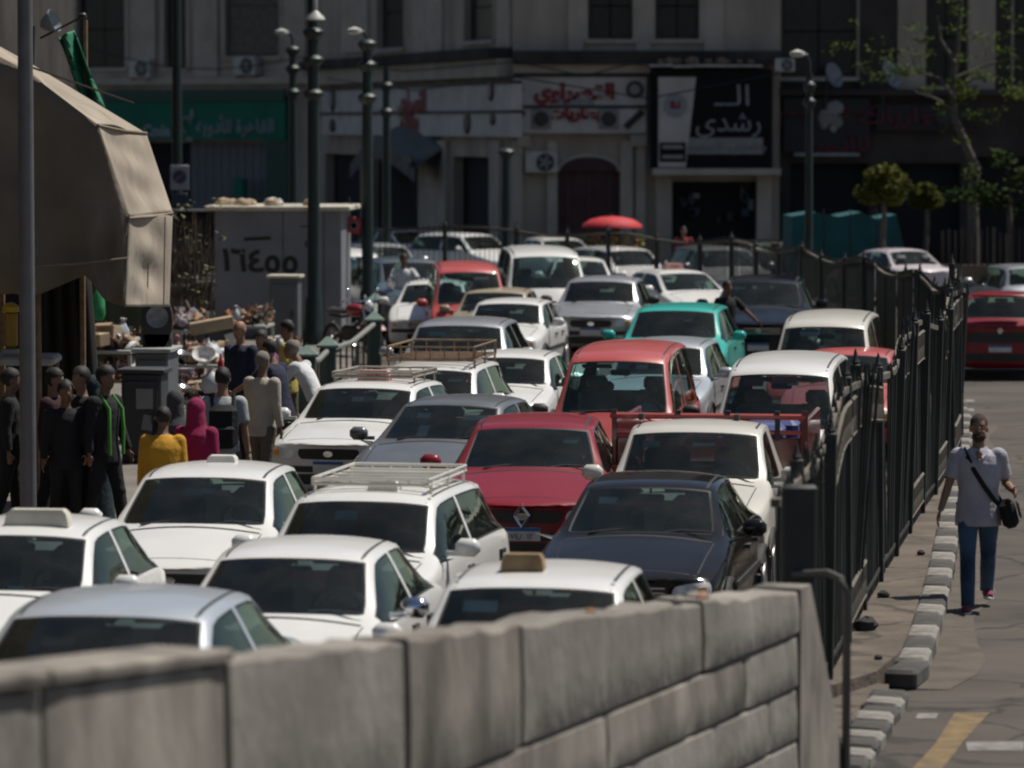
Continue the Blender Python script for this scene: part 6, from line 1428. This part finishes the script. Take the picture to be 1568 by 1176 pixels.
def cabinet(px0, px1, ytop, Yd, label, m, name='utility_cabinet', cap=None, dz=.9):
    a, b = wp(px0, ytop, Yd), wp(px1, ytop, Yd); h = a.z - .14; w_ = b.x - a.x; o = empty(name, ((a.x + b.x) / 2, Yd + dz / 2, .14), R(-6), label, 'cabinet')
    q = MB(); q.rbox((0, 0, h / 2), (w_, dz, h), .02); q.build('cabinet_body', m, o)
    q = MB(); q.rbox((0, -dz / 2 - .01, h * .5), (w_ * .86, .025, h * .84), .01); d_ = q.build('door', m, o); q = MB(); q.box((w_ * .3, -dz / 2 - .035, h * .5), (.03, .03, .14)); q.build('handle', M_EMB, d_, 0)
    q = MB(); q.rbox((0, 0, h + .03), (w_ + .10, dz + .1, .06), .01); q.build('cap', cap or m, o); return o, h, w_
M_CAB = mat('cabinet_grey', (.10, .11, .115), .6, var=.15, scale=3); M_CABD = mat('cabinet_dark', (.045, .045, .05), .6, var=.2, scale=3); M_CABL = mat('cabinet_trim', (.34, .35, .33), .6)
cabinet(414, 458, 426, 82, 'narrow dark cabinet with pale cap leaning on the kiosk', M_CAB, cap=MATS['kiosk_roof'], dz=.5)
cabinet(211, 262, 540, 58, 'grey blue cabinet with pale edge carrying the black loudspeaker', M_CAB, cap=M_CABL, dz=.8)
o, h, w_ = cabinet(188, 250, 572, 54.5, 'low dark cabinet with peeling stickers before the grey blue cabinet', M_CABD, cap=M_CABD, dz=.5)
q = MB(); q.box((.05, -.28, h * .72), (.22, .006, .26)); q.build('sticker', M_GREYB, o, 0); q = MB(); q.box((.12, -.282, h * .45), (.2, .006, .2), M=Matrix.Rotation(R(10), 4, 'Y')); q.build('sticker', mat('sticker_grey', (.2, .2, .22), .7), o, 0)
sp = empty('loudspeaker', (*wp(240, 530, 58.3).xy, wp(240, 532, 58.3).z), 0, 'black round backed loudspeaker with grey cone on the cabinet', 'loudspeaker')
q = MB(); q.loft([[Vector((.22 * s * math.cos(a), yy, .36 + .40 * s * math.sin(a))) for a in [i * .3142 for i in range(20)]] for yy, s in ((-.02, 1), (.28, .95))]); q.rbox((0, .13, .10), (.40, .3, .22), .03); q.build('speaker_box', M_BLK, sp, 50)
q = MB(); q.lathe([(.15, 0), (.15, .02), (.11, .008), (.05, -.03), (.0, .0)], n=22); q.xf(Matrix.Translation((0.01, -.03, .42)) @ Matrix.Rotation(math.pi / 2, 4, 'X')); q.build('cone', mat('speaker_cone', (.22, .23, .24), .5, var=.3, scale=12), sp, 50)
ylw = empty('yellow_lantern', wp(17, 545, 48.2), 0, 'yellow lantern box standing on a ledge left of the grey pole', 'lantern')
q = MB(); q.rbox((0, 0, .30), (.15, .15, .42), .03); q.build('lantern_body', mat('lantern_yellow', (.32, .19, .01), .4), ylw); q = MB(); q.lathe([(.10, .5), (.095, .56), (.05, .6), (.01, .61)], n=14); q.build('lantern_cap', mat('lantern_cap', (.62, .45, .03), .5), ylw); q = MB(); q.rbox((0, 0, .05), (.19, .19, .06), .01); q.build('lantern_base', M_CABL, ylw)
tb = empty('market_table', (*wp(15, 560, 48.4).xy, .14), 0, 'cloth covered table carrying the yellow lantern', 'table'); tz = wp(15, 545, 48.2).z - .14
q = MB(); q.rbox((0, 0, tz - .05), (1.1, .9, .10), .03); q.build('table_top', M_CABL, tb); 
for x, y in ((-.5, -.35), (.5, -.35), (-.5, .35), (.5, .35)): q = MB(); q.box((x, y, (tz - .1) / 2), (.05, .05, tz - .1)); q.build('leg', M_WOOD, tb, 0)
# stalls with heaped goods
gm = [mat('goods_' + n, c_, .95, var=.35, scale=9, spec=.1) for n, c_ in (('tan', (.36, .26, .17)), ('cream', (.5, .44, .36)), ('brown', (.14, .08, .05)), ('pink', (.38, .20, .17)), ('grey', (.22, .22, .23)), ('black', (.02, .02, .02)), ('rust', (.25, .10, .05)), ('lilac', (.30, .25, .30)), ('white', (.62, .6, .58)), ('green', (.05, .26, .10)), ('red', (.42, .03, .06)))]
def stall(px0, px1, py, Yd, label, n=30, tiers=1, dense=60):
    a, b = wp(px0, py, Yd), wp(px1, py, Yd); w_ = b.x - a.x; o = empty('market_stall', ((a.x + b.x) / 2, Yd + .5, .14), R(-6), label, 'stall'); h = a.z - .14
    for j in range(tiers):
        z = h - j * .42; q = MB(); q.rbox((0, -.12 * j, z - .03), (w_, 1.0, .06), .01); q.build('shelf', M_CABL if j == 0 else M_WOOD, o)
        for mi in random.sample((0, 0, 1, 2, 2, 3, 4, 5, 5, 6, 7, 8), 6):
            q = MB()
            for k in range(dense // 6):
                x, y = random.uniform(-.48, .48) * w_, random.uniform(-.45, .4) - .12 * j; s = random.uniform(.02, .06) * random.choice((.7, 1, 1, 1.7)); r3 = Matrix.Rotation(random.uniform(0, 6), 4, 'Z') @ Matrix.Rotation(random.uniform(-.8, .8), 4, 'X')
                zz = z + .03 + random.random() ** 1.5 * (.10 + .22 * (y + .5))
                if random.random() < .3: q.ell((x, y, zz), (s, s * 1.8, s * .8), 7, 5, r3.to_3x3())
                elif random.random() < .25: q.cyl((x, y, zz), (x + random.uniform(-.12, .12), y, zz + random.uniform(.05, .25)), s * .3, n=5)
                else: q.rbox((x, y, zz), (s * 1.6, s * 2.2, s * 1.2), .01, M=r3)
            g_ = q.build('heaped_goods', gm[mi], o, 40); g_['kind'] = 'stuff'
    for x in (-.46, .46):
        for y in (-.42, .42): q = MB(); q.box((x * w_, y, h / 2 - .05), (.05, .05, h - .06)); q.build('leg', M_CABL, o, 0)
    return o, h, w_
stall(126, 206, 536, 62, 'market stall heaped with tan and brown goods left of the loudspeaker', tiers=2, dense=150)
stall(262, 342, 558, 66, 'low market stall heaped with crockery before the kiosk', tiers=2, dense=150)
stall(264, 312, 505, 72, 'back market stall heaped with cream goods beside the cardboard box', tiers=1, dense=150)
stall(272, 345, 612, 62, 'front market stall heaped with pale dishes near the backpack', tiers=1, dense=110)
stall(395, 470, 548, 70, 'market stall with purple and pink wares below the lamp post', tiers=1, dense=110)
stall(345, 412, 498, 78, 'market stall heaped with red and brown wares before the kiosk wall', tiers=1, dense=140)
bx = empty('cardboard_box', wp(325, 508, 70), R(8), 'open brown cardboard box above the white bowl', 'box'); q = MB(); q.rbox((0, .1, .10), (.72, .4, .20), .01, M=Matrix.Rotation(R(-10), 4, 'Y')); q.build('carton', mat('cardboard', (.38, .29, .19), .9, var=.15, scale=4), bx)
q = MB(); q.rbox((.05, .1, -.14), (.62, .36, .30), .01, M=Matrix.Rotation(R(-6), 4, 'Y')); q.build('dark_side', M_CABD, bx); q = MB(); q.box((.36, -.10, -.18), (.26, .01, .34), M=Matrix.Rotation(R(-14), 4, 'Y')); q.build('paper_sheet', M_PAPER, bx, 0)
bw = empty('bowl', wp(313, 552, 65.4), 0, 'white enamel bowl tilted on the crockery stall', 'bowl'); q = MB(); q.lathe([(.02, 0), (.10, .01), (.17, .10), (.19, .14), (.18, .145), (.09, .03), (.0, .03)], n=20); q.xf(Matrix.Rotation(R(38), 4, 'X')); q.build('bowl_shell', gm[8], bw, 50)
for i, (px, py, Yd, mi, lab) in enumerate(((150, 470, 63, 9, 'green plastic bag hung on the left stall'), (285, 575, 64, 7, 'lilac dish pile on the crockery stall'), (338, 572, 64.5, 10, 'red bottle standing beside the crockery'), (270, 530, 66, 3, 'pink plate at the edge of the crockery stall'))):
    o = empty('stall_ware', wp(px, py, Yd), random.uniform(0, 1), lab, 'ware'); q = MB(); s = .10
    if i == 0: q.loft([[Vector((.11 * s_ * math.cos(a), .08 * s_ * math.sin(a), z_)) for a in [j * .6283 for j in range(10)]] for z_, s_ in ((-.2, .8), (-.1, 1.1), (.1, 1.0), (.25, .4), (.33, .15))])
    elif i == 2: q.lathe([(.045, 0), (.05, .12), (.045, .18), (.018, .24), (.02, .30), (.005, .305)], n=10)
    elif i in (1, 5): q.lathe([(.05, 0), (.13, .03), (.14, .05), (.12, .05), (.13, .09), (.14, .11), (.11, .10), (.01, .08)], n=14)
    else: q.ell((0, 0, 0), (.07, .06, .10), 9, 7); q.ell((0, -.02, .14), (.05, .05, .05), 8, 6)
    q.build('ware_body', gm[mi], o, 50)
# tangled branches, sacks and hangers between the tent and the kiosk
bh = empty('brushwood', (*wp(285, 480, 74).xy, .14), 0, 'bundle of dry branches and brooms standing behind the stalls', 'brushwood')
q = MB()
for k in range(70):
    x = random.uniform(-.45, .45); t_ = random.uniform(-.35, .35); q.tube([(x, random.uniform(-.2, .2), .3), (x + t_ * .4, 0, 1.2), (x + t_, random.uniform(-.2, .2), random.uniform(1.8, 2.9))], [.016, .012, .005], 4)
o = q.build('dry_branches', mat('dry_branch', (.13, .095, .07), .9, var=.5, scale=5), bh, 60); o['kind'] = 'stuff'
q = MB()
for k in range(46): leaves(q, (random.uniform(-.6, .6), random.uniform(-.3, .3), random.uniform(1.0, 3.0)), (.12, .12, .12), 5, .06)
o = q.build('dry_leaves', mat('dry_leaf', (.10, .11, .045), .8, var=.5, scale=4), bh, 0); o['kind'] = 'stuff'
for px, py, Yd, lab in ((540, 470, 82, 'heap of chrome scrap glinting left of the green posts'),):
    o = empty('scrap_heap', (*wp(px, py, Yd).xy, .14), 0, lab, 'scrap heap'); q = MB()
    for k in range(60): q.rbox((random.uniform(-.4, .4), random.uniform(-.3, .3), random.random() ** 1.4 * 1.1), (.05, .08, .04), .01, M=Matrix.Rotation(random.uniform(0, 6), 4, 'Z') @ Matrix.Rotation(random.uniform(0, 3), 4, 'X'))
    g_ = q.build('scrap_pieces', M_CHR, o, 30); g_['kind'] = 'stuff'
# green balustrade posts of the underpass stairs
bl_pts = ((575, 462, 84), (573, 492, 76), (502, 532, 67), (470, 546, 64))
prev = None
bal = empty('stair_balustrade', (0, 0, 0), 0, 'green stair balustrade with capped posts and a grey handrail', 'balustrade')
M_BALG = mat('balustrade_green', (.012, .045, .036), .5, dust=.12); M_CAPG = mat('post_cap', (.10, .19, .16), .6, dust=.2); M_HRAIL = mat('handrail_grey', (.16, .18, .16), .6, dust=.2)
for px, py, Yd in bl_pts:
    p = wp(px, py, Yd); q = MB(); q.rbox((p.x, p.y, p.z / 2), (.26, .26, p.z), .02); q.build('baluster_post', M_BALG, bal); q = MB(); q.loft([[Vector((p.x + sx * s, p.y + sy * s, p.z + z_)) for sx, sy in ((-1, -1), (1, -1), (1, 1), (-1, 1))] for s, z_ in ((.17, .0), (.17, .04), (.10, .10), (.03, .17))]); q.build('post_cap', M_CAPG, bal, 30)
    if prev is not None:
        a, b = prev, p; q = MB(); q.tube([a - Vector((0, 0, .05)), a.lerp(b, .5) - Vector((0, 0, .14)), b - Vector((0, 0, .05))], .045, 7); q.build('handrail', M_HRAIL, bal)
        for k in range(1, 8): c_ = a.lerp(b, k / 8); q = MB(); q.cyl((c_.x, c_.y, .1), (c_.x, c_.y, c_.z - .12), .02, n=5); q.build('baluster', M_BALG, bal)
    prev = p

# dark lean-to between the tent and the kiosk, with a pale car caught in the sun beside it
lt = empty('lean_to', (*wp(292, 470, 99).xy, .14), 0, 'dark lean to stall of old boards between the tent and the kiosk', 'shed')
q = MB(); q.rbox((0, .4, 1.15), (2.0, .8, 2.3), .03); q.build('lean_to_body', mat('lean_to_dark', (.025, .022, .02), .9, var=.4), lt)
for k in range(8): q = MB(); q.box((-.88 + .25 * k, -.03, 1.15), (.22, .04, 2.2)); q.build('board', mat('lean_to_board', (.045, .04, .035), .9, var=.4), lt, 0)
q = MB(); q.rbox((0, .2, 2.34), (2.3, 1.3, .06), .01); q.build('lean_to_roof', M_CABD, lt)
vehicle('white_sedan', 'sedan', place('sedan', 296, 352, R(50)), R(50), PW, 'white car glinting in the gap between the tent and the kiosk', 'car', GRP, 0)

# drivers behind the windscreens
sk = MB(); sk.ell((0, 0, .62), (.075, .092, .118), 14, 10); sk.ell((0, -.03, .56), (.06, .064, .07), 10, 8); sk.tube([(0, .01, .40), (0, .0, .58)], [.06, .052], 10); sk.tube([(0, -.085, .63), (0, -.112, .59)], [.008, .016], 6)
for s_ in (1, -1): sk.ell((s_ * .077, .01, .61), (.01, .02, .03), 6, 5); sk.tube([(s_ * .24, -.10, .10), (s_ * .2, -.30, .14), (s_ * .15, -.36, .18)], [.042, .034, .03], 8)
SKM = fuse(sk, 'driver_body', None, .014, 3); SKM.materials.append(M_SK)
sh = MB()
sh.loft([[Vector((rx * math.cos(2 * math.pi * i / 14), ry * math.sin(2 * math.pi * i / 14) + .02, z)) for i in range(14)] for rx, ry, z in ((.17, .12, -.15), (.18, .125, .1), (.20, .125, .28), (.17, .10, .38), (.07, .065, .44))])
for s_ in (1, -1): sh.tube([(s_ * .18, .02, .34), (s_ * .24, -.02, .2), (s_ * .245, -.1, .10)], [.075, .066, .058], 9)
SHM = fuse(sh, 'driver_shirt', None, .016, 3); SHM.materials.append(None)
hm = MB(); hm.ell((0, .012, .65), (.083, .10, .105), 14, 10); hm.f = [f for f in hm.f if (lambda c_: c_.z > (.70 if c_.y < -.05 else .60))(sum((Vector(hm.v[i]) for i in f), Vector()) / len(f))]; HM = hm.mesh('driver_hair', M_HAIR, 80)
for i, (label, loc, rz, kind, sc) in enumerate(placed):
    if loc.y > 72 or kind not in KINDS or 'driving away' in label: continue
    p = KINDS[kind]; sy = max(p['yc'] + 1.05, p['yr'] + .1) + .04; sd = p['zb'] - .02
    pos = loc + Matrix.Rotation(rz, 3, 'Z') @ (Vector((.35, sy, sd - .22 - (.04 if p['H'] < 1.5 else 0))) * sc)
    d = empty('person', pos, rz, 'driver sitting inside the ' + label, 'person', 'drivers at the wheel'); d.scale = (.95, .95, .95)
    w_ = (d['label']).split(); d['label'] = ' '.join(w_[:15])
    link('body', SKM, d); o = link('shirt', SHM, d); o.material_slots[0].link = 'OBJECT'; o.material_slots[0].material = (C_WHT, C_NVY, C_LGR, C_BEI, C_RED, C_DGR)[i % 6]; link('hair', HM, d)

p_, k, up, ARM, hc = person('person in a dark teal head scarf turned away behind the officer', bp(142, 582, 1.62), R(150), C_BLK, None, 1.62, M_SK, 'none', sleeves='long', group=PP, shoes=None); hijab(p_, k, up, hc, cloth('dark_teal', (.012, .03, .034)), .1)
person('short person in clothes darkened for shade, beside the grey pole, deepest under the tent', bp(100, 590, 1.62), R(20), C_BLK, C_BLK, 1.62, M_SKD, 'full', sleeves='long', group=PP)
# cloth hung behind the left stall, cartons, bags and bowls among the goods
bc = empty('stall_backcloth', (*wp(168, 500, 68).xy, .14), R(-5), 'brown and green cloth hung behind the left stall', 'cloth')
q = MB(); q.grid(lambda u, v: (-.62 + 1.24 * u, .05 * math.sin(19 * u + 2 * v), .3 + 2.4 * v), 24, 6); o = q.build('hung_cloth', mat('backcloth', (.07, .05, .035), .95, scale=1.5, col2=(.045, .075, .035)), bc, 60); md = o.modifiers.new('t', 'SOLIDIFY'); md.thickness = .01
for x in (-.62, .62): q = MB(); q.cyl((x, .03, 0), (x, .03, 2.75), .025, n=6); q.build('pole', M_WOOD, bc)
ri = random.Random(11)
SPOTS = [(150, 528, 61.8), (182, 522, 62.2), (275, 548, 65.8), (300, 545, 66.2), (330, 550, 66), (280, 600, 61.8), (300, 604, 62.2), (325, 600, 61.6), (285, 498, 72), (305, 500, 72.2), (360, 490, 78), (392, 488, 78.2), (405, 540, 70), (430, 541, 70.2), (455, 540, 70), (165, 520, 62)]
kindsm = []
cb = MB(); cb.rbox((0, 0, .09), (.26, .20, .18), .008); cb.box((.0, -.13, .19), (.24, .07, .006), M=Matrix.Rotation(.5, 4, 'X')); kindsm.append(('carton', cb.mesh('carton', MATS['cardboard'], 30), 'small open carton among the heaped stall goods', 'box'))
bg_ = MB(); bg_.loft([[Vector((.13 * s_ * math.cos(a) + .01 * math.sin(5 * a), .09 * s_ * math.sin(a), z_)) for a in [j * .5236 for j in range(12)]] for z_, s_ in ((0, .9), (.08, 1.15), (.18, 1.0), (.25, .45), (.28, .2), (.33, .45))]); kindsm.append(('plastic_bag', bg_.mesh('plastic_bag', mat('bag_pale', (.40, .42, .44), .5, var=.2), 60), 'pale knotted plastic bag among the heaped stall goods', 'bag'))
bb = MB(); bb.lathe([(.03, 0), (.10, .02), (.15, .09), (.16, .11), (.14, .10), (.09, .03), (.0, .02)], n=16); kindsm.append(('bowl', bb.mesh('bowl', mat('bowl_steel', (.5, .5, .5), .25, .8), 50), 'steel bowl among the heaped stall goods', 'bowl'))
GL = ['open carton at the left end of the stall beside the tent', 'pale knotted bag on the stall beside the loudspeaker', 'steel bowl at the left end of the crockery stall', 'open carton in the middle of the crockery stall', 'pale knotted bag at the right end of the crockery stall', 'steel bowl on the stall of pale dishes by the backpack', 'open carton on the stall of pale dishes by the backpack', 'pale knotted bag on the stall of pale dishes by the backpack', 'steel bowl on the back stall under the dry branches', 'open carton on the back stall under the dry branches', 'pale knotted bag on the stall against the kiosk wall', 'steel bowl on the stall against the kiosk wall', 'open carton on the stall with purple wares', 'pale knotted bag on the stall with purple wares', 'steel bowl on the stall with purple wares', 'smaller carton in the heap left of the loudspeaker']
for i, (px, py, Yd) in enumerate(SPOTS):
    nm, me, lab, cat = kindsm[i % 3]; lab = GL[i]; o = link(nm, me, None, wp(px, py, Yd) + Vector((0, .2, -.02))); o.rotation_euler = (ri.uniform(-.2, .5), ri.uniform(-.2, .2), ri.uniform(0, 6)); s_ = ri.uniform(.8, 1.3); o.scale = (s_, s_, s_)
    tag(o, lab, cat, {'carton': 'small cartons on the stalls', 'plastic_bag': 'plastic bags on the stalls', 'bowl': 'steel bowls on the stalls'}[nm])
